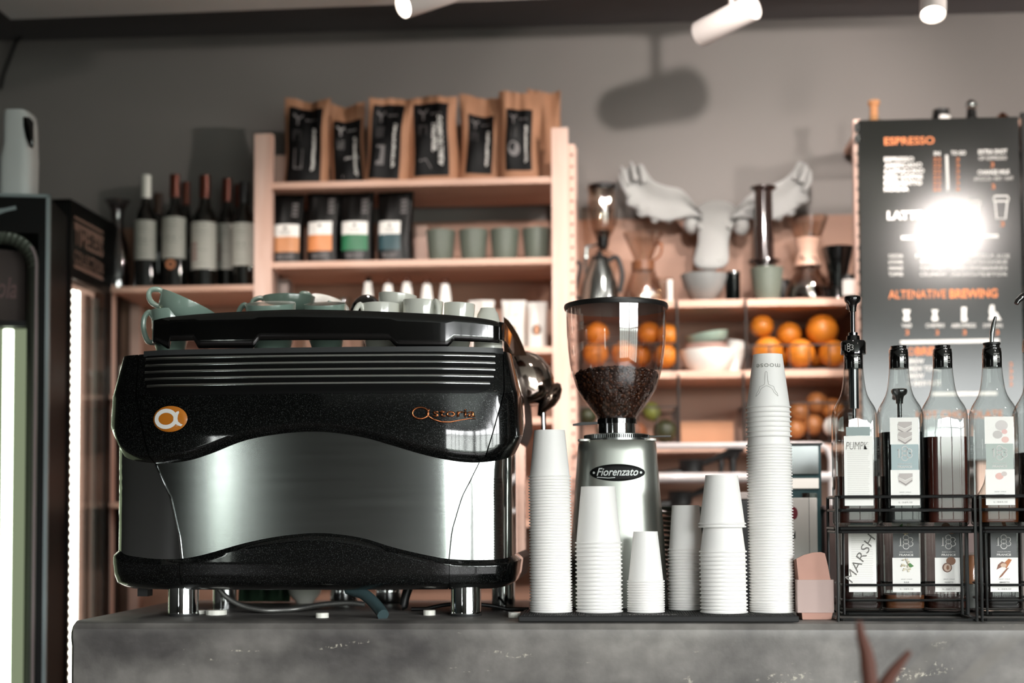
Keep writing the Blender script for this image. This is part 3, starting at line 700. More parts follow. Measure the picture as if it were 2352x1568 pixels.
hop = obj('hopper', G().lathe([(v.x, v.y) for v in hps]+[(115*S-.002, gz(706))], (gx, gy, 0), 72), M_hopper, gd)
me = hop.data; bm = bmesh.new(); bm.from_mesh(me); bmesh.ops.delete(bm, geom=[f for f in bm.faces if len(f.verts) > 8], context='FACES'); bm.to_mesh(me); bm.free()
obj('hopper_lid', G().lathe([(113*S, gz(712)), (118*S, gz(711)), (119.5*S, gz(705)), (118*S, gz(700)), (110*S, gz(698)), (.001, gz(697))], (gx, gy, 0), 72), M_black, gd)
# oval nameplate
hy_at = lambda z: interp([(gz(1200), .095), (gz(1130), .092), (gz(1040), .088)], z)
def GMp(x, z, o=0): 
    hx = interp([(gz(1200), 103*S), (gz(1130), 97*S), (gz(1040), 90*S)], z); k = min(.999, abs(x)/hx)
    return (gx+x, gy-hy_at(z)*(1-k**3)**(1/3)-o, z)
g = G(); g.grid(lambda u, v: GMp(61*S*v*cos(2*pi*u), gz(1088)+19*S*v*sin(2*pi*u), .001+.002*(1-v**8)), 48, 6); npl = obj('nameplate', g, pbr('nameplate black', '#070808', .5, spec=.2), gd)
g = G(); put_text(g, 'Fiorenzato', 0, gz(1094.5), lambda x, z: GMp(x, z, .0036), cap=17*S, width=92*S, align='CENTER', shear=.35, bold=.012)
ribbon(g, [(-45*S, gz(1098)), (-20*S, gz(1100)), (-5*S, gz(1099))], 1.5*S, lambda x, z: GMp(x, z, .0036))
for sx in (-52, 52): disc(g, circ(sx*S, gz(1088), 2.6*S), lambda x, z: GMp(x, z, .0036))
obj('nameplate_script', g, pbr('silver script', '#c8ccca', .5, .3), npl)
# beans
g = G(); rb = random.Random(3)
hr = lambda z: interp([(v.y, v.x) for v in hps], z)-.0035
bp = [(v.x-.0085, v.y) for v in hps if v.y < gz(866)]
g.lathe([(.001, gz(966))]+bp+[(hr(gz(862))-.012, gz(862)), (.03, gz(853)), (.001, gz(851))], (gx, gy, 0), 40, mi=1)
def bean(g, p, nrm):
    M = Vector((0, 0, 1)).rotation_difference(nrm).to_matrix() @ Matrix.Rotation(rb.uniform(0, pi), 3, 'Z'); k = rb.uniform(.85, 1.1)
    g.ball(p, (.0052*k, .0039*k, .0028*k), 8, 6, M=M, mi=0 if rb.random() < .8 else 2)
    a = M @ Vector((0, 0, .0028*k))
for i in range(1500):
    z = gz(962)+(gz(862)-gz(962))*rb.random()**.8; r = hr(z)-.0035; a = rb.uniform(pi, 2*pi) if rb.random() < .85 else rb.uniform(0, pi)
    n_ = Vector((cos(a), sin(a), -.5)).normalized(); bean(g, Vector((gx+r*cos(a), gy+r*sin(a), z)), (n_+Vector((rb.uniform(-.7, .7), rb.uniform(-.7, .7), rb.uniform(-.7, .7)))).normalized())
for i in range(420):
    r = sqrt(rb.random())*(hr(gz(864))-.005); a = rb.uniform(0, 2*pi); z = gz(864)+(gz(850)-gz(864))*(1-(r/.09)**2)+rb.uniform(0, .005)
    bean(g, Vector((gx+r*cos(a), gy+r*sin(a), z)), Vector((rb.uniform(-1, 1), rb.uniform(-1, 1), 1)).normalized())
tag(obj('coffee_beans', g, [pbr('roasted bean', '#3a2218', .25, var=.35, vs=120), M_black, pbr('lighter bean', '#5e3822', .35, var=.3, vs=120)], at=(gx, gy, gz(966))), 'dark roasted coffee beans filling the lower half of the clear grinder hopper', 'coffee beans', kind='stuff')

# ================================================================ saucers behind the cups
sp = P(1591, 1180, 2.99); S = mpp(2.99); r = 83*S
def saucer_mesh():
    return G().lathe([(r*.42, 0), (r*.45, 0), (r*.46, .002), (r*.62, .0035), (r*.86, .009), (r, .0135), (r*.995, .0145), (r*.85, .0115), (r*.55, .006), (.001, .005)], n=48)
zt = P(1591, 1163, 2.99).z-.0145; n = 20; stp = (zt-CZ)/(n-1)
s0 = None
for i in range(n):
    lab = 'topmost sage grey saucer of the stack right of the grinder' if i == n-1 else 'sage grey saucer in the stack between grinder and paper cups'
    x = sp.x+R.uniform(-.0025, .0025); z = CZ+stp*i
    if s0 is None: s0 = obj('saucer', saucer_mesh(), pbr('saucer glaze', '#6c7267', .3, var=.08, coat=.4), at=(x, 2.99, z), local=True); o = s0
    else: o = s0.copy(); C.objects.link(o); o.location = (x, 2.99, z)
    tag(o, lab, 'saucer', 'saucers stacked behind the paper cups')

# ================================================================ things behind the cups on the counter
def label_box(name, x0p, x1p, y0p, Y, depth, m, label, cat, zb=CZ, **k):
    a = P(x0p, y0p, Y); b = P(x1p, y0p, Y); t = thing(name, label, cat, ((a.x+b.x)/2, Y+depth/2, zb)); return t, a.x, b.x, a.z
t, xa, xb, zt = label_box('milk_carton', 1792, 1884, 1143, 2.93, .09, None, 'white milk carton with green side and red mark right of the tallest cup stack', 'carton')
obj('carton', G().box(xa, xb-.006, 2.93, 3.02, CZ, zt), M_paper, t, bevel=.002); obj('side_face', G().box(xb-.006, xb, 2.931, 3.019, CZ, zt-.001), pbr('teal card', '#2f5256', .5), t)
obj('cap', G().lathe([(.011, 0), (.011, .008), (.009, .010)], (P(1866, 1140, 2.95).x, 2.96, zt), 24), pbr('cap grey', '#5b6560', .4), t)
obj('spout', G().box(P(1826, 1, 2.95).x, P(1843, 1, 2.95).x, 2.94, 2.97, zt, zt+.010), M_chrome, t)
g = G(); q = lambda x, z: (x, 2.929, z); c = P(1822, 1178, 2.93); disc(g, circ(c.x, c.z, .009, .013), q); obj('red_mark', g, pbr('dark red print', '#7d2a38', .5), t)
g = G(); c = P(1826, 1236, 2.93); disc(g, [(c.x-.006, c.z), (c.x+.001, c.z+.016), (c.x+.001, c.z)], q); g.box(P(1843, 1, 2.93).x-.0004, P(1843, 1, 2.93).x+.0004, 2.929, 2.9298, CZ, zt); obj('print', g, pbr('grey ink', '#4c4f4e', .5), t)
t, xa, xb, zt = label_box('steel_canister', 1780, 1886, 1018, 3.04, .1, None, 'tall box with shiny steel front and dark teal edges behind the milk carton', 'box')
obj('body', G().box(xa, xb, 3.045, 3.13, CZ, zt), pbr('teal enamel', '#1d3a3e', .4), t)
obj('front_plate', G().box(xa+.004, xb-.006, 3.04, 3.045, ZY(1092, 3.04), zt-.006), M_dsteel, t); obj('front_plate', G().box(xa+.004, xb-.006, 3.04, 3.045, ZY(1125, 3.04), ZY(1102, 3.04)), M_paper, t)
obj('rim', G().box(xa-.002, xb+.002, 3.036, 3.13, zt-.004, zt), M_black, t)
t, xa, xb, zt = label_box('storage_box', 1893, 2250, 1160, 3.0, .1, None, 'dull mauve brown box standing behind the syrup rack', 'box')
obj('body', G().box(xa, xb, 3.0, 3.1, CZ, zt-.01), pbr('mauve board', '#6d5a57', .6), t, bevel=.006); obj('lid', G().box(xa-.002, xb+.002, 2.998, 3.102, zt-.012, zt), pbr('mauve lid', '#7a6663', .5), t, bevel=.004)
q = P(2227, 1400, 2.86); t = thing('jam_jar', 'small glass jar with orange contents seen between the two syrup racks', 'jar', (q.x, 2.86, CZ))
obj('glass', G().lathe([(.024, 0), (.025, .002), (.025, .10), (.02, .11)], (q.x, 2.86, CZ), 28), M_glass, t); obj('contents', G().lathe([(.0225, .05), (.0225, .105)], (q.x, 2.86, CZ), 28), pbr('apricot', '#b9744a', .5), t); obj('base_fill', G().lathe([(.0225, .003), (.0225, .049)], (q.x, 2.86, CZ), 28), pbr('grey salt', '#7d7a78', .6), t)
q = P(1712, 1290, 3.06); t = thing('knock_box', 'black box with white top showing between the two right cup stacks', 'box', (q.x, 3.06, CZ))
zt = ZY(1150, 3.06); obj('body', G().box(q.x-.03, q.x+.05, 3.02, 3.1, CZ, zt), pbr('charcoal plastic', '#2a2b2c', .5), t, bevel=.004); obj('top', G().box(q.x-.03, q.x+.05, 3.02, 3.1, zt, zt+.016), pbr('off white plastic', '#b5aaa6', .5), t, bevel=.003)

# kraft sleeves with a paper band
q = PZ(1868, 1421, CZ); t = thing('sleeve_bundle', 'bundle of pinkish kraft cup sleeves held by a paper band beside the syrup rack', 'cup sleeves', (q.x, 2.59, CZ))
SP = lambda px, py: P(px, py, 2.575)
M_sl = pbr('kraft sleeve', '#b98d7e', .7, var=.1, vs=30); M_bandp = pbr('tissue band', '#b59d96', .6, var=.05)
out = [(1838, 1421), (1836, 1400), (1830, 1340), (1824, 1282), (1840, 1274), (1862, 1268), (1880, 1267), (1889, 1270), (1896, 1298), (1902, 1330), (1908, 1400), (1904, 1421)]
for k in range(7):
    g = G(); pl = [SP(px+(k-3)*(-.9), py+(k*1.6 if py < 1300 else 0)) for px, py in out]
    g.prism([(v.x, max(v.z, CZ+.0005)) for v in pl], 2.560+k*.007, 2.565+k*.007); obj('sleeve', g, M_sl, t)
g = G(); b0, b1 = SP(1829, 1405), SP(1912, 1330); 
g.loft([[ (xx, yy, zz) for xx, yy in ((b0.x, 2.556), (b1.x-.003, 2.556), (b1.x, 2.562), (b1.x, 2.610), (b0.x, 2.610), (b0.x-.001, 2.562))] for zz in (b0.z, b1.z)]); obj('paper_band', g, M_bandp, t)

# ================================================================ syrup bottles
def bsec(w, z, n=4.5, k=48): return srect(w, w, z, n, k)
BH = .405*0+.3225
def bottle(px, Y, zb, label, liquid=None, lcol='#1c0d09', face=None, cap='cap', dx=0, rotz=0):
    S = mpp(Y); x = P(px, 1180, Y).x
    t = thing('syrup_bottle', label, 'bottle', (x, Y, zb), (0, 0, rotz), 'syrup bottles in the wire racks')
    W = .0378
    pr = [(W*.90, 0, 5), (W*.985, .004, 5), (W, .012, 5), (W, .17, 5), (W, .196, 4.5), (W*.975, .205, 3.6), (W*.91, .2135, 2.8), (W*.78, .2225, 2.3), (W*.65, .2325, 2.05), (W*.57, .243, 2), (W*.52, .255, 2), (W*.475, .270, 2), (W*.445, .285, 2), (W*.44, .300, 2)]
    obj('glass', G().loft([bsec(w, z, n) for w, z, n in pr], cap=True), M_glass2, t, local=True, ang=60)
    if liquid:
        lq = [(w-.0022, max(z, .006), n) for w, z, n in pr if z < liquid]; lq.append((interp([(p[1], p[0]) for p in pr], liquid)-.0022, liquid, interp([(p[1], p[2]) for p in pr], liquid)))
        obj('syrup', G().loft([bsec(w, z, n) for w, z, n in lq]), pbr('syrup '+lcol, lcol, .25, var=.2, spec=.2), t, local=True, ang=60)
    Fy = -W-.0006; mp = lambda x, z: (x, Fy, z); mq = lambda x, z: (x, Fy-.0006, z)
    hw = .0250
    if face:
        z0, z1 = .036, .191
        g = G()
        if face[0] == 'back':
            rect(g, -hw, hw, z0+.0, z1-.032, mp); lb = obj('label', g, M_paper, t, local=True)
            g = G()
            for k in range(31):
                z = z0+.012+k*.0033; ribbon(g, [(-hw+.005, z), (hw-.005-R.random()*.004, z)], .0006, mq)
            obj('small_print', g, pbr('faint print', '#c9c7c0', .6), lb, local=True)
            g = G()
            if face[1] == 'PUMPK': put_text(g, 'PUMPK', -.0215, z1-.056, mq, cap=.014, width=.038, shear=.2, bold=-.015)
            else: put_text(g, 'MARSH', -.019, .052, mq, cap=.017, width=.095, rotd=62, shear=.15, bold=-.005)
            obj('handwriting', g, pbr('marker', '#3c3c3c' if face[1] != 'PUMPK' else '#77746f', .6), lb, local=True)
            g = G(); rect(g, -hw+.004, hw-.004, z1-.0315, z1-.016, mp); obj('upper_label', g, pbr('grey label', '#8b9a98', .5), t, local=True)
        else:
            kind, bandc, sub = face[1], face[2], face[3]
            za, zb_ = z0+.0625, z0+.1075
            rect(g, -hw, hw, z0, za, mp); lb = obj('lower_label', g, M_paper, t, local=True); g = G(); rect(g, -hw, hw, zb_, z1, mp); lbu = obj('upper_label', g, M_paper, t, local=True)
            g = G(); rect(g, -hw*.94, hw*.94, za, zb_, mp); obj('band', g, pbr('band '+bandc, bandc, .4), lb, local=True)
            g = G(); cz = (za+zb_)/2+.007
            for dz_, rr_ in ((.0075, .0046), (0, .0044), (-.0082, .0052)): ribbon(g, circ(.000, cz+dz_, rr_*1.05, rr_, 24), .0013, mq, closed=True)
            ribbon(g, [(-.0125, cz+.005), (-.0100, cz+.0075), (-.0100, cz-.0075)], [.0006, .0018, .0018], mq); ribbon(g, [(-.0128, cz-.0075), (-.0074, cz-.0075)], .0008, mq)
            ribbon(g, [(.0078+.0045*cos(radians(a)), cz+.0037+.0038*sin(radians(a))) for a in range(150, -91, -20)]+[(.0078+.0048*cos(radians(a)), cz-.0040+.0042*sin(radians(a))) for a in range(88, -151, -20)], .0014, mq)
            put_text(g, 'MAISON ROUTIN', 0, za+.0095, mq, cap=.0019, width=.024, align='CENTER', bold=.02)
            put_text(g, 'FRANCE', 0, za+.0035, mq, cap=.0036, width=.0255, align='CENTER', bold=.03); obj('crest', g, M_wtext, lb, local=True)
            g = G(); put_text(g, 'SIROP / SYRUP', 0, z0+.0225, mq, cap=.0016, width=.020, align='CENTER'); 
            for k, s_ in enumerate(sub): put_text(g, s_, 0, z0+.0165-k*.0045, mq, cap=.0024, align='CENTER', bold=.01)
            put_text(g, '1L - 33.8 FL OZ', 0, z0+.004, mq, cap=.0026, width=.024, align='CENTER'); obj('fine_print', g, pbr('label grey print', '#6c6a66', .6), lb, local=True)
            # picture above and below the band
            Z2 = zb_+.022; Z1 = za-.016
            def blob(c, rx, rz, col, rot=0, nm_='picture', dd=.0): 
                gg = G(); ca, sa = cos(rot), sin(rot); disc(gg, [(c[0]+px_*ca-pz_*sa, c[1]+px_*sa+pz_*ca) for px_, pz_ in circ(0, 0, rx, rz, 18)], lambda x, z: (x, Fy-.0003-dd, z)); return gg
            pics = []
            if kind == 'cake':
                for z in (Z2+.008, Z2-.010, Z1):
                    pics.append(([(-.012, z+.004), (.0, z-.002), (.013, z+.004), (.013, z+.010), (-.010, z+.010)], '#b9b1ad')); pics.append(([(-.012, z+.0035), (-.011, z-.006), (.001, z-.013), (.0125, z-.005), (.013, z+.003), (0, z-.003)], '#d2ccc6')); pics.append(([(-.011, z-.002), (.001, z-.009), (.0125, z-.001), (.0125, z-.003), (.001, z-.0115), (-.011, z-.004)], '#8f8785'))
            elif kind == 'flower':
                for z in (Z2-.012, Z1+.002):
                    for k in range(26): a = R.uniform(0, 6.3); d = .011*sqrt(R.random()); pics.append((circ(-.001+d*cos(a), z+d*sin(a)*1.1, .0016, .0016, 7), '#d8cfb6' if k % 3 else '#c7b58f'))
                pics.append(([(.003, Z1+.003), (.006, Z1+.007), (.013, Z1+.001), (.007, Z1-.002)], '#3f7a34')); pics.append(([(-.012, Z2-.008), (-.006, Z2-.004), (-.007, Z2-.012)], '#4e8a3c'))
            elif kind == 'nut':
                for cx_, z, r_ in ((-.004, Z2-.010, .008), (.006, Z2-.016, .0085), (.004, Z1+.010, .0085)): pics.append((circ(cx_, z, r_, r_*.9, 16), '#8a5f45')); 
                pics.append((circ(-.003, Z1-.002, .0088, .0088, 18), '#6b4434')); pics.append((circ(-.0025, Z1-.002, .0066, .0072, 16), '#cbb09c')); pics.append((circ(-.002, Z1-.002, .0026, .0042, 12, ), '#8a5a3c'))
            elif kind == 'almond':
                pics.append(([(-.012, z1-.002), (-.004, z1-.002), (.008, Z2-.018), (.013, Z2-.021), (.003, Z2-.021)], '#9a5a2a')); pics.append(([(.008, Z1+.014), (.014, Z1+.012), (.004, Z1-.004), (-.002, Z1+.004)], '#b4672c'))
                pics.append(([(-.011, Z1+.003), (-.004, Z1+.009), (.004, Z1+.006), (.003, Z1-.002), (-.004, Z1-.001), (-.014, Z1-.006), (-.013, Z1-.004)], '#80503a')); pics.append((circ(-.001, Z1+.002, .0055, .0038, 14), '#cfae94')); pics.append(([(.004, Z1-.004), (.009, Z1-.002), (-.004, Z1-.018), (-.010, Z1-.022), (-.008, Z1-.018)], '#8a5234'))
            else:
                for cx_, z, r_, c_ in ((.004, Z2+.010, .011, '#cfc9c6'), (-.003, Z2-.006, .0085, '#c4bfbb'), (.009, Z2-.001, .005, '#e2b9b4'), (.010, Z2-.015, .0065, '#e6c0b8'), (-.001, Z1+.004, .007, '#e4b7ad'), (.007, Z1+.008, .005, '#cfc4bf')): pics.append((circ(cx_, z, r_, r_*.85, 16), c_))
            for up in (0, 1):
                G0 = G(); cols = []
                for j, (pl, col) in enumerate(pics):
                    if (sum(q[1] for q in pl)/len(pl) > zb_) != bool(up): continue
                    if col not in cols: cols.append(col)
                    disc(G0, pl, lambda x, z: (x, Fy-.0003-.00006*j, z), cols.index(col))
                if cols: obj('label_picture', G0, [pbr('ink '+c_, c_, .55, var=.05) for c_ in cols], lbu if up else lb, local=True)
    # cap
    cz0 = .281
    c = obj('cap', G().lathe([(.0166, cz0), (.0170, cz0+.002), (.0170, cz0+.020), (.0166, cz0+.0285), (.0160, cz0+.030), (.0160, cz0+.034), (.0142, cz0+.0352), (.0136, cz0+.038), (.0138, cz0+.0400), (.0142, cz0+.0408), (.001, cz0+.0408)], n=36), M_gblack, t, local=True)
    g = G(); cyl = lambda x, z: (.0174*sin(x/.0174), -.0174*cos(x/.0174), z); ox = .004+dx
    put_text(g, '1883', ox, cz0+.0155, cyl, cap=.0046, align='CENTER'); put_text(g, 'DEPUIS', ox, cz0+.0225, cyl, cap=.0018, align='CENTER', spacing=1.3)
    put_text(g, 'MAISON', ox, cz0+.0112, cyl, cap=.0018, align='CENTER', spacing=1.3); put_text(g, 'ROUTIN', ox, cz0+.0080, cyl, cap=.0018, align='CENTER', spacing=1.3); obj('cap_print', g, M_wtext, c, local=True)
    if cap in ('pump', 'pump_up'):
        pb = obj('pump_body', G().lathe([(.0225, cz0+.027), (.0225, cz0+.047), (.0205, cz0+.051), (.0125, cz0+.052), (.0115, cz0+.060), (.0085, cz0+.061), (.0085, cz0+.066), (.004, cz0+.067)], n=36), M_gblack, t, local=True)
        g = G(); cy2 = lambda x, z: (.0229*sin(x/.0229), -.0229*cos(x/.0229), z); zc = cz0+.0375
        for dz_, rr_ in ((.0042, .0027), (0, .0025), (-.0046, .003)): ribbon(g, circ(-.012, zc+dz_, rr_, rr_, 18), .0008, cy2, closed=True)
        ribbon(g, [(-.0065+.0027*cos(radians(a)), zc+.0022+.0022*sin(radians(a))) for a in range(150, -91, -20)]+[(-.0065+.0029*cos(radians(a)), zc-.0024+.0025*sin(radians(a))) for a in range(88, -151, -20)], .0009, cy2)
        ribbon(g, [(-.0185, zc-.005), (-.0185, zc+.005)], .0009, cy2); obj('pump_print', g, M_wtext, pb, local=True)
        g = G(); g.tube([(0, 0, cz0+.062), (0, 0, cz0+.108)], .0042, 12); g.tube([(0, 0, .12), (0, 0, .29)], .0035, 10); g.tube([(0, 0, .21), (0, 0, .30)], .009, 14); obj('pump_rod', g, pbr('pump rod', '#101416', .2, coat=.6), t, local=True)
        if cap == 'pump': g = G().lathe([(.0062, cz0+.104), (.0068, cz0+.112), (.0085, cz0+.118), (.0135, cz0+.122), (.0150, cz0+.127), (.0140, cz0+.131), (.010, cz0+.1325), (.001, cz0+.133)], n=28); g.tube([(0, 0, cz0+.126), (0, .03, cz0+.127), (0, .05, cz0+.118)], [.008, .006, .004], 12)
        else: g = G().lathe([(.0062, cz0+.104), (.0085, cz0+.118), (.0150, cz0+.127), (.001, cz0+.133)], n=28); g.tube([(0, 0, cz0+.126), (-.022, -.01, cz0+.127), (-.034, -.014, cz0+.117), (-.036, -.015, cz0+.112)], [.008, .0065, .005, .0042], 12)
        obj('pump_head', g, M_gblack, t, local=True)
    if cap == 'pourer':
        obj('stopper', G().lathe([(.0125, cz0+.040), (.0150, cz0+.0415), (.0150, cz0+.0445), (.006, cz0+.046)], n=28), M_black, t, local=True)
        g = G().tube([(0, 0, cz0+.045), (.0005, -.001, cz0+.062), (.003, -.004, cz0+.078), (.0055, -.008, cz0+.090), (.006, -.0085, cz0+.0905)], [.0038, .0042, .0040, .0026, .0010], 14); obj('pour_spout', g, M_chrome, t, local=True)
    return t
UY = 2.585; LY = 2.70
zU = P(2070, 1207, UY).z; zL = CZ+.008
bottle(1965, UY, zU, 'syrup bottle with black pump and handwritten white back label reading PUMPK', .088, '#2c1009', ('back', 'PUMPK'), 'pump')
bottle(2070, UY, zU, 'nearly black tiramisu syrup bottle with cake pictures on its label, upper tier', .166, '#050707', ('front', 'cake', '#8fa3a5', ('TIRAMISU',)), 'cap')
bottle(2171, UY, zU, 'brown syrup bottle without front label, upper tier, third from the left', .157, '#3c160d', None, 'cap')
bottle(2285, UY, zU, 'mostly empty syrup bottle with steel pour spout and pink picture, upper tier', .048, '#4a2208', ('front', 'pale', '#9aa79f', ('NOISETTE', 'ROASTED HAZELNUT')), 'pourer')
bottle(2386, UY, zU, 'dark syrup bottle cut off by the right edge of the photo, black pump spout', .128, '#060505', None, 'pump_up')
bottle(1971, LY, zL, 'syrup bottle in the lower tier with back label handwritten MARSH', .085, '#1c0a07', ('back', 'MARSH'), 'cap')
bottle(2070, LY, zL, 'lower tier syrup bottle with white elderflower picture on its label', .030, '#5a3520', ('front', 'flower', '#141a19', ('FLEUR', 'DE SUREAU')), 'pump', rotz=0)
bottle(2166, LY, zL, 'lower tier syrup bottle with cut hazelnut picture on its label', .028, '#2a120b', ('front', 'nut', '#141a19', ('NOISETTE', 'HAZELNUT')), 'cap')
bottle(2291, LY, zL, 'lower tier amaretto syrup bottle with orange splash picture on its label', .20, '#0d0605', ('front', 'almond', '#101414', ('AMARETTO',)), 'cap')
M_wire = pbr('black wire', '#101111', .3, var=.1, coat=.3)
def rack(p0, p1, q0, q1, label):
    Y0 = 2.53; Y1 = UY+.048; Y2 = 2.648; Y3 = LY+.052
    x0, x1 = XY(p0, Y0), XY(p1, Y0); u0, u1 = XY(q0, Y2), XY(q1, Y2); zt = P(2070, 1140, Y0).z; z2 = P(2070, 1171, Y0).z; zs = zU-.004
    t = thing('syrup_rack', label, 'rack', ((x0+x1)/2, 2.63, CZ)); w = .0027
    def loop(name, xa, xb, ya, yb, z, r=w):
        k = .008; pts = [(xa+k, ya, z), (xb-k, ya, z), (xb, ya+k, z), (xb, yb-k, z), (xb-k, yb, z), (xa+k, yb, z), (xa, yb-k, z), (xa, ya+k, z)]; obj(name, G().tube(pts, r, 8, closed=True), M_wire, t)
    loop('upper_rail', x0, x1, Y0, Y1, zt); loop('upper_rail', x0, x1, Y0, Y1, z2); loop('tier_frame', x0-.002, x1+.001, Y0-.002, Y1, zs); loop('tier_frame', x0, x1, Y0, Y1, zs-.006)
    g = G()
    for k in range(1, 9): y = Y0+(Y1-Y0)*k/9; g.tube([(x0, y, zs), (x1, y, zs)], .0016, 6)
    obj('tier_wires', g, M_wire, t)
    for x in (x0, x1): obj('post', G().tube([(x, Y0, CZ), (x, Y0, zt)], w, 8), M_wire, t); obj('post', G().tube([(x, Y1, CZ), (x, Y1, zt)], w, 8), M_wire, t)
    loop('lower_rail', u0, u1, Y2, Y3, P(2070, 1343, Y2).z, .0023); loop('lower_rail', u0, u1, Y2, Y3, P(2070, 1378, Y2).z, .0023); loop('base_frame', u0, u1, Y2, Y3, CZ+.005, .0023)
    loop('base_frame', x0, x1, Y0, Y3+.005, CZ+.003)
    g = G()
    for k in range(1, 8): y = Y2+(Y3-Y2)*k/8; g.tube([(u0, y, CZ+.0055), (u1, y, CZ+.0055)], .0016, 6)
    obj('base_wires', g, M_wire, t)
    for x in (u0, u1): obj('post', G().tube([(x, Y2, CZ+.004), (x, Y2, zs)], .0023, 8), M_wire, t)
rack(1916, 2232, 1930, 2213, 'black two-tier wire rack holding six syrup bottles at the right of the counter')
rack(2244, 2575, 2256, 2560, 'second black wire rack of syrup bottles, cut by the right edge')
# white plastic caps lying under the machine
def capo(px, py, rpx, hpx, Y, lab, name='bottle_cap'):
    q = PZ(px, py, CZ); S = mpp(q.y); g = G(); n = 36; r = rpx*S; h = hpx*S
    g.loft([[((r*(1+(.03 if k % 3 == 0 else 0)))*cos(2*pi*k/n), (r*(1+(.03 if k % 3 == 0 else 0)))*sin(2*pi*k/n), z) for k in range(n)] for z in (0, h*.9)]+[[(r*.85*cos(2*pi*k/n), r*.85*sin(2*pi*k/n), h) for k in range(n)]])
    tag(obj(name, g, M_cream, at=(q.x, q.y, CZ), local=True), lab, 'cap')
capo(497, 1411, 24, 12, 0, 'large flat white plastic cap on the counter behind the left chrome foot'); capo(456, 1409, 17, 9, 0, 'white plastic cap half hidden by the left chrome foot')
capo(740, 1418, 15, 12, 0, 'small ribbed white plastic cap under the middle of the machine'); capo(986, 1412, 14, 12, 0, 'white plastic cap left of the right chrome foot'); capo(1182, 1417, 15, 12, 0, 'white plastic cap at the left end of the black bar mat')
for px, lab in ((790, 'leftmost of three small steel pitchers seen under the machine'), (893, 'middle one of three small steel pitchers seen under the machine'), (700, 'white rounded bowl seen under the machine behind the braided hose')):
    q = P(px, 1400, 3.04); t = thing('milk_pitcher' if px != 700 else 'small_bowl', lab, 'pitcher' if px != 700 else 'bowl', (q.x, 3.04, CZ))
    if px == 700: obj('bowl', G().lathe([(.018, .0), (.02, .004), (.034, .02), (.042, .045), (.040, .045), (.03, .02), (.001, .008)], n=32), M_cream, t, local=True)
    else:
        obj('jug', G().lathe([(.028, .004), (.030, .008), (.029, .03), (.026, .055), (.027, .06), (.025, .06), (.026, .01), (.001, .008)], n=32), M_chrome, t, local=True); obj('foot_ring', G().lathe([(.024, 0), (.026, .002), (.027, .004)], n=32), M_dsteel, t, local=True)
q = P(615, 1400, 3.08); g = G(); xa, xb = XY(555, 3.08), XY(672, 3.08)
g.grid(lambda u, v: (xa+(xb-xa)*u, 3.06+.012*sin(u*17)*(.4+v)+.02*v, CZ+.002+.075*v), 40, 8); tag(obj('towel', g, pbr('dark green cloth', '#16301c', .9, bump=.3), at=(q.x, 3.08, CZ), solid=.004), 'dark green cloth standing folded behind the machine feet', 'towel')

# ================================================================ back shelves
YS = 3.85; YB = 4.135; SS = mpp(YS)
HOLE = pbr('peg hole', '#2a1c14', .8)
def post(x0, x1, ya, yb, z1, par, holes=False, z0=0):
    g = G().box(x0, x1, ya, yb, z0, z1)
    if holes:
        z = z1-.03; xc = (x0+x1)/2
        while z > .9:
            g.lathe([(.0042, 0), (.0042, .001)], (xc, ya-.0006, z), 10, mi=1, axis=(0, 1, 0)); z -= .032
    p = obj('post', g, [M_pinez, HOLE] if holes else M_pinez, par)
    return p
def shelf(x0, x1, z_top_, par, th=.018, ya=None):
    return obj('shelf', G().box(x0, x1, ya if ya is not None else YS+.004, YB, z_top_-th, z_top_), M_pine, par, bevel=.0015)
zsh = lambda py, px: P(px, py, YS+.004).z
# middle unit
ux0, ux1, ux2, ux3 = XY(583, YS), XY(623, YS), XY(1269, YS), XY(1307, YS)
un = thing('shelving_unit', 'tall pine shelving unit of bagged coffee and mugs behind the espresso machine', 'shelves', ((ux0+ux3)/2, 4.0, 0))
zt = P(945, 300, YS).z
post(ux0, ux1, YS, YS+.03, P(603, 307, YS).z, un); post(ux2, ux3, YS, YS+.03, P(1287, 293, YS).z, un)
post(ux0, ux1, YB-.03, YB, P(603, 307, YS).z, un, holes=True); post(ux2, ux3, YB-.03, YB, P(1287, 293, YS).z, un)
ZT1 = zsh(412, 945); ZT2 = zsh(596, 945); ZT3 = zsh(800, 945); ZT4 = zsh(961, 945)
for z in (ZT1, ZT2, ZT3, ZT4, ZT4-.28, .5): shelf(ux1-.006, ux2+.006, z, un)
# left unit with the wine
lx0 = XY(252, YS); ZW = zsh(656, 420)
ul = thing('shelving_unit', 'low pine shelving unit of wine bottles left of the tall one', 'shelves', ((lx0+ux0)/2, 4.0, 0))
for z in (ZW, ZW-.30, ZW-.6): shelf(lx0, ux0-.002, z, ul, th=.016)
for xa in (lx0-.03,): post(xa, xa+.03, YS+.02, YS+.05, ZW+.01, ul); post(xa, xa+.03, YB-.03, YB, ZW+.01, ul)
post(ux0-.034, ux0-.003, YB-.07, YB-.04, ZW-.017, ul)
# right unit
rx0 = XY(1308, YS+.03); rx1 = XY(1967, YS+.01); rx2 = XY(1983, YS+.01)
ur = thing('shelving_unit', 'pine shelving unit of brewing gear and fruit below the moose head', 'shelves', ((rx0+rx1)/2, 4.0, 0))
post(rx0, XY(1323, YS+.03), YS+.03, YS+.06, P(1314, 331, YS+.03).z, ur, holes=True); post(rx0, XY(1323, YS+.03), YB-.03, YB, P(1314, 345, YB).z, ur)
ZR1 = zsh(687, 1700); ZR2 = zsh(850, 1700); ZR3 = zsh(1021, 1620)
for z in (ZR1, ZR2, ZR3): shelf(XY(1322, YS), rx1, z, ur, th=.020)
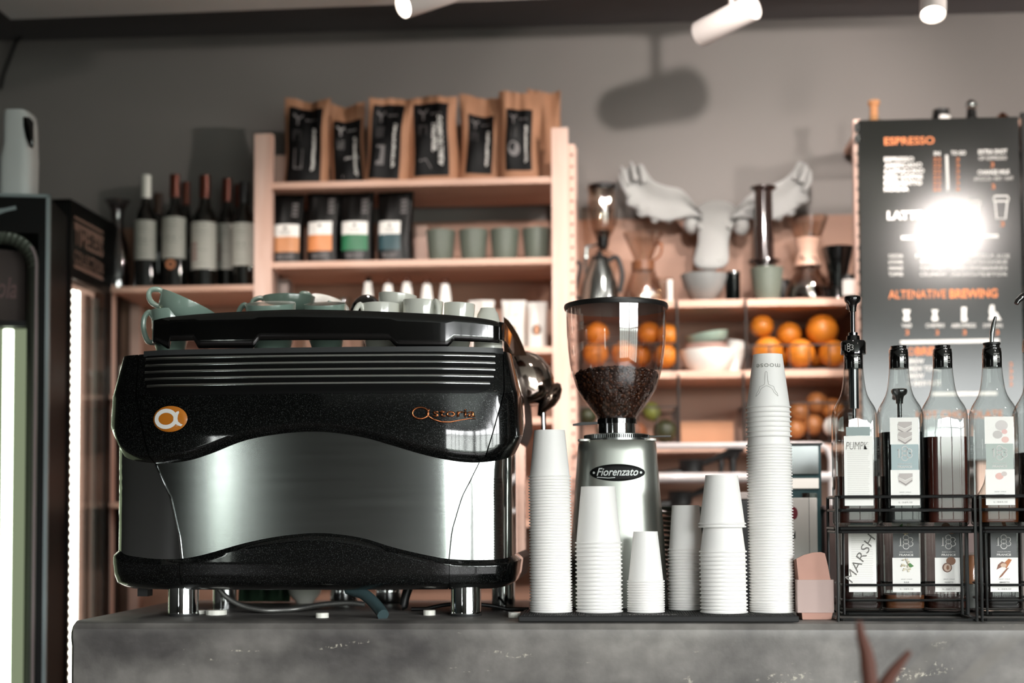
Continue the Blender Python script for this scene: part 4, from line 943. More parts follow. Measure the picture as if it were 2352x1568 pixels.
# unit behind the menu board
ub_ = thing('shelving_unit', 'pine shelving unit mostly hidden behind the dark menu board', 'shelves', ((rx1+1.35)/2, 4.0, 0))
post(rx1+.001, rx2, YS+.01, YS+.04, P(1970, 272, YS).z, ub_, holes=True)
ZM = ZY(300, 3.95, 2100)
for z in (ZM, ZM-.45, ZR2-.05): shelf(rx2, 1.5, z, ub_)
post(1.5, 1.53, YS+.01, YS+.04, ZM, ub_)

def lathe_thing(name, label, cat, px, Y, z, parts, group=None, tilt=0, scale=None):
    """parts: [(part name, [(r px, h px)...], material)], sizes in pixels at plane Y"""
    S = mpp(Y); x = XY(px, Y); t = thing(name, label, cat, (x, Y, z), (0, radians(tilt), 0), group)
    for nm_, prof, m in parts:
        obj(nm_, G().lathe([(r*S, h*S) for r, h in prof], n=36), m, t, local=True)
    return t
# ---- wine bottles
M_wine = pbr('wine glass', '#0c0d0b', .06, var=.2, coat=1); M_lab = pbr('cream label', '#b4b3aa', .6, var=.08, vs=20); M_foil = pbr('copper foil', '#5a2a1c', .3, .5, var=.1)
def wine(px, Y, top, r, label, foil=M_foil, lab=None, group='wine bottles on the low shelf', body=M_wine, red=False, seal=False):
    S = mpp(Y); x = XY(px, Y); H = (P(px, top, Y).z-ZW); r = r*S
    t = thing('wine_bottle', label, 'bottle', (x, Y, ZW+.0002), group=group)
    pr = [(r*.9, 0), (r, .004), (r, H*.56), (r*.96, H*.62), (r*.75, H*.68), (r*.5, H*.73), (r*.42, H*.78), (r*.40, H*.985), (r*.40, H)]
    obj('glass', G().lathe(pr, n=36), body, t, local=True)
    obj('capsule', G().lathe([(r*.42, H*.80), (r*.43, H*.81), (r*.43, H+.001), (.001, H+.0015)], n=28), foil, t, local=True)
    if lab:
        za, zb = (P(px, lab[1], Y).z-ZW), (P(px, lab[0], Y).z-ZW); rr = r+.0006; mp = lambda x, z: (rr*sin(x/rr), -rr*cos(x/rr), z); mq = lambda x, z: ((rr+.0005)*sin(x/rr), -(rr+.0005)*cos(x/rr), z)
        g = G(); rect(g, -rr*1.35, rr*1.35, za, zb, mp, n=20); lb = obj('label', g, M_lab, t, local=True)
        g = G(); h = zb-za
        for k, (zz, w_, t_) in enumerate(((.93, .9, .006), (.80, .5, .0025), (.72, .65, .0025), (.50, .8, .010), (.40, .5, .002), (.22, .7, .002), (.12, .5, .002))):
            if red and k == 3: continue
            ribbon(g, [(-rr*w_, za+h*zz), (-rr*w_*.3, za+h*zz+.001), (rr*w_*.3, za+h*zz-.001), (rr*w_, za+h*zz)], t_*.6, mq)
        obj('label_print', g, pbr('soft grey ink', '#7c7c75', .6), lb, local=True)
        if red:
            g = G()
            for i in range(2):
                for j in range(4): c = (-rr*.75+i*.011, za+h*(.22+j*.10)); rect(g, c[0]-.004, c[0]+.004, c[1]-.0035, c[1]+.0035, mq)
            obj('red_emblem', g, pbr('brick ink', '#8e4a44', .6), lb, local=True)
    if seal:
        g = G(); disc(g, circ(0, P(px, 612, Y).z-ZW, .014), lambda x, z: (x, -r-.001, z)); disc(g, circ(0, P(px, 612, Y).z-ZW, .006), lambda x, z: (x, -r-.0016, z), 1); obj('seal', g, [pbr('orange seal', '#b87650', .5), M_black], t, local=True)
    return t
wine(334, 3.92, 404, 27, 'wine bottle with white capsule, leftmost on the low shelf', M_cream, (510, 600))
t = wine(400, 3.92, 403, 29, 'wine bottle with copper capsule, white label and round orange seal', M_foil, (503, 597), seal=True)
wine(469, 3.92, 405, 30, 'wide wine bottle with white label bearing a red emblem, middle of the low shelf', M_foil, (514, 622), red=True)
wine(520, 4.02, 412, 26, 'wine bottle set back behind the wide one, partly hidden label with red emblem', M_foil, (518, 622), red=True)
wine(560, 3.93, 420, 28, 'black-topped wine bottle beside the tall shelf post', M_black, (516, 614))
wine(362, 4.06, 445, 24, 'wine bottle behind the white-capped one, only neck and shoulder showing', pbr('brown foil', '#4b3020', .4), None)
wine(425, 4.07, 420, 24, 'wine bottle behind the two with white labels, dark neck showing', M_foil, None)
wine(545, 4.10, 425, 20, 'wine bottle in the back row next to the shelf post', M_foil, None)
g = G(); S = mpp(3.93); obj_t = thing('carafe', 'empty clear glass carafe with flared mouth at the left end of the wine shelf', 'carafe', (XY(268, 3.93), 3.93, ZW))
pr = [(24, 0), (27, 3), (29, 30), (29, 80), (24, 110), (15, 140), (13, 165), (16, 190), (24, 208), (31, 214)]
o = obj('carafe_glass', G().lathe([(r*S, h*S) for r, h in pr]+[(r*S-.0015, h*S) for r, h in reversed(pr)], n=40), thin_glass('smoky glass', '#dcd8d8', '#7a7575', k=2.4), obj_t, local=True)
obj('pleated_wrap', G().lathe([(28.5*S, 0), (30*S, 2*S), (30*S, 34*S), (29*S, 35*S)], n=40), pbr('wrap', '#8a7468', .6), wine_wrap, local=True) if False else None
# glasses under the wine shelf
ZW2 = ZW-.30
for px, h_, lab in ((283, 60, 'white candle-like tube on the shelf under the wine'),): 
    g = G(); q = XY(284, 3.92); tag(obj('candle', G().lathe([(.010, 0), (.010, .085), (.001, .087)], n=20), M_cream, at=(q, 3.92, ZW2), local=True), 'slim white candle on the lower shelf left of the espresso machine', 'candle')
for px, lab in ((308, 'first drinking glass right of the slim white candle'), (338, 'second drinking glass right of the slim white candle')):
    S = mpp(3.95); pr = [(12, 0), (13, 2), (16, 60), (16, 62)]; t = thing('drinking_glass', lab, 'glass', (XY(px, 3.95), 3.95, ZW2)); obj('tumbler', G().lathe([(r*S, h*S) for r, h in pr]+[(r*S-.001, h*S) for r, h in reversed(pr[1:])], n=28), M_glass, t, local=True)

# ---- coffee bags
def bag_surf(w, h, d, seed, top=.12, wav=1.0):
    rr = random.Random(seed); ph = [rr.uniform(0, 6.3) for _ in range(8)]
    def F(u, v, sd=-1, o=0):
        th = d/2*max(.04, (1-v**2.2)); e = (1-abs(u)**4)**.5
        x = u*w/2*(1-.05*sin(pi*v)+.03*wav*sin(7*v+ph[0])*(1 if u > 0 else -1)); y = sd*(th*e+.0015)
        y += wav*(.0035*sin(5*u+4*v+ph[1])+.0025*sin(9*v-3*u+ph[2])+.0018*sin(14*u*v+ph[3]))*(1-abs(u)**3)*(.3+v)
        y += wav*.012*v*v*sin(2.1*u+ph[4])
        return (x, y+sd*o, v*h*(1+.012*wav*sin(3*u+ph[5])))
    return F
def coffee_bag(px0, px1, top, Y, z, d, mat_, label, seed, tilt=0, lab=None, group=None, wav=1.0, yaw=0, name='coffee_bag'):
    S = mpp(Y); w = (px1-px0)*S; h = P((px0+px1)/2, top, Y).z-z; F = bag_surf(w, h, d, seed, wav=wav)
    t = thing(name, label, 'coffee bag', (XY((px0+px1)/2, Y), Y, z), (0, radians(tilt), radians(yaw)), group)
    g = G(); N = 22; Mv = 24
    ring = lambda v: [F(-1+2*i/N, v, -1) for i in range(N+1)]+[F(1-2*i/N, v, 1) for i in range(1, N)]
    g.loft([ring(j/Mv) for j in range(Mv+1)])
    obj('pouch', g, mat_, t, local=True, ang=60)
    if lab:
        u0, u1, v0, v1 = lab[:4]; f2 = lambda a, b, o=.0012: F(u0+(u1-u0)*a, v0+(v1-v0)*b, -1, o)
        g = G(); g.grid(lambda a, b: f2(a, b), 16, 24); return t, F, f2, g
    return t
M_klab = pbr('black label', '#080809', .5, var=.1, spec=.2)
KB = [(648, 757, 229, 3.95, (-.80, .72, .04, .90), 1.5, 'kraft coffee bag with large black label, leftmost on the top shelf', 0),
      (760, 846, 240, 3.97, (-.74, .85, .03, .80), -2, 'shorter kraft coffee bag with pale patch on its label, second from the left', 1),
      (836, 941, 226, 3.92, (-.78, .62, .04, .92), 3.5, 'kraft coffee bag with folded dark top, third from the left on the top shelf', 2),
      (936, 1057, 224, 3.94, (-.70, .68, .08, .92), -1, 'kraft coffee bag with the biggest white lettering, fourth from the left', 3),
      (1052, 1158, 222, 3.96, (-.62, .55, .11, .78), 2, 'creased kraft coffee bag, second from the right on the top shelf', 4),
      (1148, 1246, 214, 3.93, (-.66, .60, .11, .80), 0, 'kraft coffee bag with round grey spot on its label, near the right post', 5),
      (1215, 1292, 210, 4.02, None, 0, 'kraft coffee bag without visible label, tucked behind the right shelf post', 6)]
for p0, p1, top, Y, lab, tl, text, i in KB:
    r = coffee_bag(p0, p1, top, Y, ZT1, .075, M_kraft, text, 20+i, tilt=tl, lab=lab, group=None, wav=1.2)
    if lab is None: continue
    t, F, f2, g = r; lb = obj('front_label', g, M_klab, t, local=True, ang=60)
    g = G(); on = lambda a, b: f2(a, b, .0020); dm = pbr('grey label print', '#6f6b6b', .6)
    ribbon(g, [(.14, .90), (.20, .885), (.27, .85)], .035, on); ribbon(g, [(.40, .91), (.36, .885), (.27, .85)], .035, on); ribbon(g, [(.275, .86), (.28, .76)], .05, on)
    for k in range(4): ribbon(g, [(.50+.085*k, .845), (.55+.085*k, .845)], .022, on)
    for k in range(5): ribbon(g, [(.15, .68-.03*k), (.40, .68-.03*k)], .007, on)
    if i == 5: disc(g, circ(.32, .35, .22, .12), on)
    if i == 3: ribbon(g, [(.15, .20), (.35, .22), (.50, .10)], .02, on)
    if i == 1: disc(g, [(.30, .10), (.85, .12), (.90, .42), (.42, .42)], on)
    elif i in (0, 2): disc(g, [(.22, .18), (.48, .18), (.48, .44), (.22, .44)], on)
    obj('label_print', g, dm if i not in (1,) else pbr('pale label print', '#a09c9b', .5), lb, local=True)
    g = G(); rr = random.Random(50+i); big_ = 1.5 if i == 3 else 1
    for col in ((.78,) if i != 3 else (.60, .78)):
        z = .72 if i not in (3,) else (.80 if col > .7 else .70)
        while z > (.16 if col > .7 else .35):
            hh = rr.uniform(.02, .045); ribbon(g, [(col-.05*big_, z), (col+.05*big_*rr.uniform(.3, 1), z-.006)], .014, on); ribbon(g, [(col+.045*big_*rr.choice((-1, 1)), z), (col+.03*big_*rr.choice((-1, 1)), z-hh)], .03, on); z -= hh
    obj('vertical_lettering', g, M_wtext, lb, local=True)
M_bk = pbr('black foil pouch', '#080808', .38, var=.2, spec=.3, bump=.3, bs=20)
for i, (p0, p1, top, u0, u1, col, text) in enumerate(((622, 700, 447, -.9, .82, '#c98a5c', 'black coffee pouch with white and tan label at the left end of the second shelf'), (704, 784, 437, -.85, .62, '#d98a55', 'black coffee pouch with white and bright orange label'), (778, 862, 437, -.78, .72, '#1f6b45', 'black coffee pouch with white and green label'), (866, 952, 437, -.88, .36, '#2c4a50', 'black coffee pouch with white and dark blue label, rightmost of the pouches'))):
    t, F, f2, g = coffee_bag(p0, p1, top, 3.93, ZT2, .07, M_bk, text, 70+i, lab=(u0, u1, .17, .56), wav=.5)
    g2 = G(); g2.grid(lambda a, b: f2(a, b*.55), 12, 8); g3 = G(); g3.grid(lambda a, b: f2(a, .55+b*.45), 12, 8)
    lb = obj('label_lower_half', g2, pbr('label '+col, col, .5, var=.15, vs=30), t, local=True, ang=60); obj('label_upper_half', g3, M_paper, t, local=True, ang=60)
    g = G(); on = lambda a, b: f2(a, b, .002); disc(g, circ(.5, .86, .07, .05, 12), on)
    for k in range(3): ribbon(g, [(.3, .74-.04*k), (.7, .74-.04*k)], .012, on)
    obj('label_mark', g, pbr('charcoal ink', '#44423f', .5), lb, local=True)
    g = G()
    for k in range(3): ribbon(g, [(.15+.03*k, -.12-.055*k), (.45, -.12-.055*k)], .03, on); ribbon(g, [(.5, -.12-.055*k), (.85-.03*k, -.12-.055*k)], .03, on)
    obj('foot_print', g, dm, lb, local=True)
    g = G(); u_ = lambda a, b: F(.35+.35*a, .66+.22*b, -1, .002)
    for k in range(4): ribbon(g, [(0, .1+.25*k), (1, .12+.25*k)], .12, u_)
    obj('side_print', g, dm, lb, local=True)
# small blocks on the top shelf
for px, top, m_, lab in ((643, 344, M_pinez, 'small upright pine block left of the kraft coffee bags'),):
    a, b = XY(630, 3.98), XY(662, 3.98); tag(obj('wooden_block', G().box(a, b, 3.98, 4.02, ZT1, ZY(344, 3.98)), m_, at=((a+b)/2, 4.0, ZT1), bevel=.002), lab, 'block')
# ---- grey mugs on the second shelf
M_mug = pbr('speckled grey green stoneware', '#60675d', .5, var=.14, vs=90, rvar=.1)
def tumbler(px, Y, z, w0, w1, h, label, m=M_mug, group=None, name='stoneware_mug', cat='mug'):
    S = mpp(Y); t = thing(name, label, cat, (XY(px, Y), Y, z), group=group)
    pr = [(w0*.96, 0), (w0, 2), ((w0+w1)/2, h/2), (w1, h-1), (w1-1, h), (w1-3, h), ((w0+w1)/2-3, h/2), (w0-4, 5), (.01, 5)]
    obj('wall', G().lathe([(r*S, q*S) for r, q in pr], n=36), m, t, local=True); return t
for px, lab in ((1013, 'grey-green handleless mug nearest the black pouches'), (1088, 'second grey-green mug from the black pouches'), (1160, 'second grey-green mug from the right shelf post'), (1234, 'grey-green mug next to the right shelf post')): tumbler(px, 3.94, ZT2, 27, 34, 78, lab)
tag(obj('wooden_block', G().box(XY(950, 4.08), XY(982, 4.08), 4.08, 4.11, ZT2, ZY(514, 4.08)), M_pinez, at=(XY(966, 4.08), 4.1, ZT2), bevel=.002), 'pale wooden block between the black pouches and the mugs', 'block')
# ---- third shelf
def small_bottle(px, top, Y, m, lab, r=17, capm=None):
    S = mpp(Y); H = (P(px, top, Y).z-ZT3)/S; t = thing('brown_bottle' if m != M_wine else 'dark_bottle', lab, 'bottle', (XY(px, Y), Y, ZT3))
    obj('glass', G().lathe([(r*S*.95, 0), (r*S, 2*S), (r*S, H*.55*S), (r*S*.8, H*.70*S), (r*.50*S, H*.82*S), (r*.45*S, H*.96*S), (r*.45*S, H*S)], n=28), m, t, local=True)
    g = G(); rr = r*S*1.03; g.grid(lambda a, b: ((rr-(rr*.45)*b**2)*sin(-1.2+2.4*a), -(rr-(rr*.45)*b**2)*cos(-1.2+2.4*a), (H*(.45+.48*b))*S), 14, 6); obj('neck_label', g, M_paper, t, local=True)
M_amber = pbr('amber glass', '#4a2414', .12, var=.15, coat=.8)
small_bottle(846, 636, 3.95, M_wine, 'dark bottle on the third shelf left of the four brown bottles', r=15)
for px, tp, lab in ((892, 641, 'brown bottle with white label, leftmost of four behind the cups'), (935, 637, 'brown bottle with widest white label behind the cups'), (981, 641, 'third brown bottle with white label behind the cups'), (1023, 641, 'rightmost brown bottle with white label behind the cups')): small_bottle(px, tp, 3.93, M_amber, lab)
for px0, px1, tp, lab, i in ((1076, 1136, 690, 'white coffee pouch, leftmost of three on the third shelf', 0), (1152, 1208, 690, 'middle white coffee pouch on the third shelf with a green stripe', 1), (1210, 1258, 694, 'white coffee pouch with round photo next to the right shelf post', 2)):
    t, F, f2, g = coffee_bag(px0, px1, tp, 3.93, ZT3, .06, pbr('white pouch', '#cfcbc6', .5, var=.08, bump=.2), lab, 90+i, lab=(-.6, .6, .2, .8), wav=.4)
    g = G(); on = lambda a, b: f2(a, b, .0015)
    if i == 2: disc(g, circ(.5, .33, .40, .19), on); disc(g, circ(.5, .33, .14, .17), lambda a, b: f2(a, b, .0022), 1)
    else: [ribbon(g, [(.15, .9-.1*k), (.85, .9-.1*k)], .03, on) for k in range(2)]; disc(g, circ(.5, .3, .2, .15), lambda a, b: f2(a, b, .0022), 1)
    obj('pouch_print', g, [pbr('photo brown', '#4a3a2c', .5) if i == 2 else pbr('olive ink', '#a5a27c', .6), pbr('photo orange', '#c5845a', .5)], t, local=True)
tag(obj('paper_carton', G().box(XY(636, 3.95), XY(662, 3.95), 3.95, 4.0, ZT3, ZY(632, 3.95)), pbr('grey carton', '#8e807a', .6, var=.2, vs=25), at=(XY(649, 3.95), 3.97, ZT3), bevel=.002), 'narrow grey patterned carton at the left end of the third shelf', 'carton')
for k, (px, lab) in enumerate(((700, 'clear wine glass on the third shelf, left one behind the tilted cups'), (735, 'clear wine glass on the third shelf, middle one behind the tilted cups'), (790, 'clear wine glass on the third shelf left of the dark bottle'))):
    S = mpp(4.0); t = thing('wine_glass', lab, 'glass', (XY(px, 4.0), 4.0, ZT3)); pr = [(20, 0), (20, 1), (3, 4), (2.5, 50), (6, 58), (17, 80), (20, 105), (16, 135)]
    obj('goblet', G().lathe([(r*S, h*S) for r, h in pr]+[(r*S-.001, h*S) for r, h in reversed(pr[3:])]+[(.001, 56*S)], n=28), M_glass, t, local=True)

# ================================================================ right shelves: brewing gear
M_dglass = thin_glass('shelf glass', '#f6efe9', '#b59a88', k=2.2)
Yq = 3.95; S = mpp(Yq); hp_ = lambda py: (P(1500, py, Yq).z-ZR1)/S
t = thing('siphon_brewer', 'tall glass siphon brewer with black lid at the left end of the brewing shelf', 'coffee maker', (XY(1386, 4.02), 4.02, ZR1)); S2 = mpp(4.02); h2_ = lambda py: (P(1386, py, 4.02).z-ZR1)/S2
def LP(nm_, prof, m, t, S_): return obj(nm_, G().lathe([(r*S_, h*S_) for r, h in prof], n=36), m, t, local=True)
LP('upper_chamber', [(16, h2_(545)), (24, h2_(535)), (31, h2_(515)), (33, h2_(480)), (33, h2_(432)), (32, h2_(432)), (32, h2_(480)), (30, h2_(515)), (23, h2_(534)), (15, h2_(544))], M_dglass, t, S2)
LP('lid', [(33, h2_(440)), (35, h2_(438)), (35, h2_(427)), (30, h2_(424)), (.1, h2_(424))], M_gblack, t, S2); LP('collar', [(8, h2_(575)), (13, h2_(565)), (15, h2_(545)), (19, h2_(531)), (.1, h2_(530))], M_gblack, t, S2)
LP('lower_bulb', [(14, h2_(650)), (28, h2_(635)), (34, h2_(612)), (28, h2_(588)), (12, h2_(574))], M_dglass, t, S2); LP('stand_base', [(36, 0), (36, 4), (30, 6), (.1, 6)], M_black, t, S2)
obj('stand_arm', G().tube([(-38*S2, 0, 3*S2), (-40*S2, 0, h2_(600)*S2), (-38*S2, 0, h2_(566)*S2), (-10*S2, 0, h2_(560)*S2)], .005, 8), M_chrome, t, local=True)
t = thing('steel_kettle', 'brushed steel gooseneck kettle with black lid behind the grinder hopper', 'kettle', (XY(1378, 3.92), 3.92, ZR1)); Sk = mpp(3.92); hk = lambda py: (P(1378, py, 3.92).z-ZR1)/Sk
LP('kettle_body', [(44, 0), (46, 3), (40, hk(650)), (30, hk(620)), (22, hk(603)), (20, hk(598))], M_steel, t, Sk); LP('lid', [(21, hk(599)), (20, hk(590)), (8, hk(586)), (6, hk(578)), (.1, hk(574))], M_gblack, t, Sk)
obj('handle', G().tube([(v.x, 0, v.y) for v in smooth([(18*Sk, hk(600)*Sk), (40*Sk, hk(592)*Sk), (52*Sk, hk(630)*Sk), (46*Sk, hk(672)*Sk)], 5)], .007, 10), M_black, t, local=True)
obj('gooseneck', G().tube([(v.x, 0, v.y) for v in smooth([(-38*Sk, 14*Sk), (-56*Sk, 22*Sk), (-50*Sk, 60*Sk), (-44*Sk, 92*Sk), (-54*Sk, 100*Sk)], 5)], .005, 10), M_black, t, local=True)
t = thing('dripper_on_server', 'ribbed glass coffee dripper with wooden collar on a clear server', 'coffee dripper', (XY(1478, 3.93), 3.93, ZR1)); Sd = mpp(3.93); hd = lambda py: (P(1478, py, 3.93).z-ZR1)/Sd
LP('dripper_cone', [(18, hd(602)), (44, hd(538)), (45, hd(536)), (43, hd(538)), (16, hd(602))], M_dglass, t, Sd); LP('collar', [(26, hd(622)), (27, hd(602)), (20, hd(600))], pbr('brown collar', '#7a4c30', .4, coat=.4), t, Sd)
LP('server', [(40, 0), (46, 4), (47, 20), (40, 42), (28, hd(624)), (27, hd(624)), (38, 42), (45, 20), (44, 4)], M_dglass, t, Sd); obj('handle', G().tube([(v.x, 0, v.y) for v in smooth([(24*Sd, hd(562)*Sd), (42*Sd, hd(560)*Sd), (40*Sd, hd(585)*Sd), (22*Sd, hd(600)*Sd)], 5)], .003, 8), M_copper, t, local=True)
lathe_thing('glass_beaker', 'small clear beaker between the dripper and the grey bowl', 'glass', 1520, 3.96, ZR1, [('wall', [(22, 0), (24, 2), (24, 60), (26, 62), (23, 60), (22, 3)], M_dglass)])
lathe_thing('white_tube', 'slim white tube standing at the shelf edge left of the grey bowl', 'tube', 1539, 3.88, ZR1, [('body', [(6, 0), (6.5, 1), (6.5, 50), (.1, 51)], M_paper)])
t = lathe_thing('grey_bowl', 'footed grey bowl under the muzzle of the moose head', 'bowl', 1618, 3.92, ZR1, [('bowl_wall', [(24, 0), (24, 3), (20, 6), (30, 14), (44, 34), (52, 56), (54, 65), (52, 65), (42, 36), (24, 16), (.1, 12)], pbr('grey stoneware', '#878887', .4, var=.08, vs=60, coat=.3))])
S = mpp(3.92)
for k in range(9):
    a = R.uniform(0, 6.3); g = G(); z = 45+R.uniform(0, 14); x = 24*cos(a); y = 24*sin(a)
    g.tube([(x*S-.02*cos(a*2), y*S-.02*sin(a*2), z*S), (x*S+.02*cos(a*2), y*S+.02*sin(a*2), (z+16)*S)], .0055, 8); tag(obj('chocolate_stick', g, pbr('cinnamon brown', '#8a4c2c', .6, var=.2), at=(XY(1618, 3.92), 3.92, ZR1), local=True), 'brown stick lying in the footed grey bowl', 'stick', 'brown sticks in the grey bowl')
lathe_thing('steel_tin', 'dark shiny cylinder tin between grey bowl and the mug', 'tin', 1684, 3.92, ZR1, [('body', [(17, 0), (17, 66)], pbr('dark mirror', '#2c2f2f', .07, 1)), ('lid', [(17.5, 66), (17.5, 71), (.1, 72)], M_chrome)])
tumbler(1763, 3.92, ZR1, 28, 37, 78, 'large grey-green mug holding the tall dark press', name='stoneware_mug')
t = thing('coffee_press', 'tall dark translucent plunger press standing in the grey-green mug', 'coffee press', (XY(1757, 3.92), 3.92, ZR1+8*S)); hz_ = lambda py: (P(1757, py, 3.92).z-ZR1)/S-8
M_press = pbr('smoked plastic', '#2b1f1c', .12, var=.15, coat=1)
LP('chamber', [(24, 0), (24.5, hz_(600)), (36, hz_(603)), (36, hz_(598)), (23, hz_(596)), (22, hz_(520))], M_press, t, S); LP('plunger', [(21, hz_(540)), (20, hz_(440)), (24, hz_(438)), (30, hz_(434)), (30, hz_(430)), (.1, hz_(429))], M_press, t, S); LP('filter_cap', [(23, 0), (23, 6)], M_black, t, S)
lathe_thing('black_lid_jar', 'low black jar half hidden behind the grey-green mug', 'jar', 1800, 4.02, ZR1, [('body', [(20, 0), (22, 4), (22, 40)], M_black), ('lid', [(22.5, 40), (23, 50), (16, 62), (.1, 64)], M_black)])
t = thing('glass_coffee_maker', 'hourglass glass coffee maker with wooden collar and leather tie', 'coffee maker', (XY(1858, 3.95), 3.95, ZR1)); S = mpp(3.95); hh = lambda py: (P(1858, py, 3.95).z-ZR1)/S
LP('hourglass', [(46, 0), (53, 6), (54, 18), (44, 48), (28, 72), (20, hh(590)), (22, hh(565)), (36, hh(530)), (46, hh(503)), (47, hh(500)), (45, hh(503)), (34, hh(530)), (20, hh(567)), (18, hh(590)), (26, 72), (42, 48), (52, 18), (50, 7)], M_dglass, t, S)
LP('coffee', [(47, 4), (50, 8), (51, 18), (46, 34)], thin_glass('weak coffee', '#9a7464', '#3a241c', k=.6), t, S); LP('wooden_collar', [(32, hh(612)), (27, hh(592)), (23, hh(580)), (30, hh(560)), (31, hh(549)), (24, hh(549))], M_pine, t, S)
g = G(); g.tube([(v.x*S, -.032, v.y*S) for v in smooth([(-20, hh(590)), (-12, hh(600)), (10, hh(596)), (16, hh(614)), (4, hh(628)), (-6, hh(606)), (-16, hh(618))], 5)], .002, 6); obj('leather_tie', g, pbr('leather', '#3a2418', .6), t, local=True); obj('tie_knob', G().ball((10*S, 0, hh(545)*S), .010, 12, 8), M_black, t, local=True)
t = lathe_thing('black_dripper', 'black cone dripper standing right of the hourglass coffee maker', 'coffee dripper', 1926, 3.93, ZR1, [('cone', [(20, 34), (22, 62), (34, 118), (36, 124), (33, 124), (20, 66)], M_gblack), ('stand', [(26, 0), (27, 4), (22, 20), (20, 34)], M_gblack)])
t = thing('white_labelled_tin', 'black tin with a white label leaning beside the menu board', 'tin', (XY(1950, 3.89), 3.89, ZR1)); S = mpp(3.89)
LP('body', [(16, 0), (17, 3), (17, 52), (15, 56), (.1, 57)], M_black, t, S); g = G(); g.grid(lambda a, b: (17.5*S*sin(-1+2*a), -17.5*S*cos(-1+2*a), (8+36*b)*S), 10, 2); obj('label', g, M_paper, t, local=True)

# ---- moose head on the wall
MYw = y1; M_pl = pbr('moose plaster', '#a3a3a1', .75, var=.07, vs=20, bump=.3, bs=30)
mc = P(1640, 520, 4.0); mo = thing('moose_head', 'white plaster moose head with broad antlers hanging on the grey wall', 'wall decoration', (mc.x, MYw, mc.z))
def antler(up, lo, tines, name):
    """surface between the upper and the lower outline (pixels), lens shaped"""
    U = smooth([(a, b, 0) for a, b in up], 6); Lo = smooth([(a, b, 0) for a, b in lo], 6); n = 40
    pick = lambda T, t: T[min(len(T)-1, int(t*(len(T)-1)))].lerp(T[min(len(T)-1, int(t*(len(T)-1))+1)], t*(len(T)-1)-int(t*(len(T)-1)))
    g = G(); rings = []
    for i in range(n+1):
        t = i/n; a = pick(U, t); b = pick(Lo, t); Yb = 4.03-.0*t+.05*t; ring = []
        for j in range(20):
            q = 2*pi*j/20; w = (1-cos(q))/2; p = a.lerp(b, w); thick = .011*sin(pi*min(.96, max(.10, t)))**.3*(1 if sin(q) > 0 else -1)*abs(sin(q))**.7
            v = P(p.x, p.y, Yb+.035*abs(w-.5)*-1.2); ring.append(v+Vector((0, thick+.0035*sin(w*26)*0, 0)))
        rings.append(ring)
    g.loft(rings)
    for pts, r0 in tines:
        q = [P(a, b, 4.045) for a, b in pts]; g.tube(smooth(q, 4), [r0*(1-.75*k/(4*(len(q)-1))) for k in range(4*(len(q)-1)+1)], 10)
    obj(name, g, M_pl, mo, ang=70)
antler([(1612, 492), (1596, 470), (1566, 436), (1530, 427), (1502, 416), (1486, 396), (1476, 378)], [(1614, 500), (1590, 496), (1560, 502), (1525, 508), (1478, 492), (1440, 458), (1424, 392)],
       [([(1480, 420), (1473, 390), (1469, 377)], .010), ([(1460, 415), (1453, 385), (1449, 371)], .010), ([(1440, 425), (1431, 395), (1427, 381)], .009), ([(1445, 450), (1428, 420), (1423, 398)], .009), ([(1470, 470), (1448, 470), (1440, 462)], .010), ([(1492, 482), (1474, 494), (1464, 488)], .011), ([(1520, 488), (1506, 507), (1496, 506)], .011), ([(1548, 488), (1538, 508), (1528, 508)], .010), ([(1572, 482), (1566, 500), (1556, 503)], .009)], 'antler')
antler([(1680, 492), (1700, 468), (1725, 445), (1770, 426), (1802, 410), (1826, 386), (1842, 371)], [(1680, 502), (1705, 498), (1740, 506), (1780, 504), (1822, 484), (1854, 452), (1865, 395)],
       [([(1822, 412), (1832, 384), (1837, 371)], .011), ([(1840, 420), (1850, 392), (1852, 376)], .011), ([(1846, 440), (1860, 415), (1862, 392)], .010), ([(1830, 465), (1850, 462), (1858, 452)], .009), ([(1800, 482), (1816, 492), (1826, 486)], .010), ([(1770, 488), (1786, 503), (1798, 500)], .010), ([(1742, 486), (1752, 504), (1764, 506)], .009)], 'antler')
g = G(); rings = []
for px, py, rx, ry, Yh in ((1645, 462, 26, 10, 4.13), (1645, 472, 46, 26, 4.11), (1645, 488, 52, 34, 4.07), (1644, 508, 46, 34, 4.03), (1642, 530, 38, 30, 3.99), (1639, 552, 35, 26, 3.955), (1636, 575, 38, 26, 3.93), (1634, 594, 42, 24, 3.915), (1633, 608, 38, 18, 3.91), (1633, 616, 24, 9, 3.915)):
    c = P(px, py, Yh); S = mpp(Yh); rings.append([(c.x+rx*S*cos(a)*(1+.08*sin(2*a)), min(MYw-.001, c.y+ry*S*sin(a)*1.1+ry*S*.4), c.z+.012*sin(a)) for a in [2*pi*k/28 for k in range(28)]])
g.loft(rings); obj('head', g, M_pl, mo, ang=75, sub=1)
for sg, pts in ((-1, ((1606, 488), (1592, 500), (1588, 520), (1596, 534))), (1, ((1686, 490), (1700, 502), (1704, 522), (1694, 538)))):
    g = G(); q = smooth([P(a, b, 4.05) for a, b in pts], 4); g.tube(q, [.010+.013*sin(pi*min(1, k/(len(q)-1))*.9) for k in range(len(q))], 10); obj('ear', g, M_pl, mo, ang=70)
for sx in (-18, 18): 
    c = P(1634+sx, 598, 3.905); obj('nostril', G().ball(c, (.010, .006, .007), 12, 8), M_pl, mo)
for sx in (-34, 33): 
    c = P(1642+sx, 522, 3.985); obj('eye', G().ball(c, (.008, .008, .008), 12, 8), M_pl, mo)

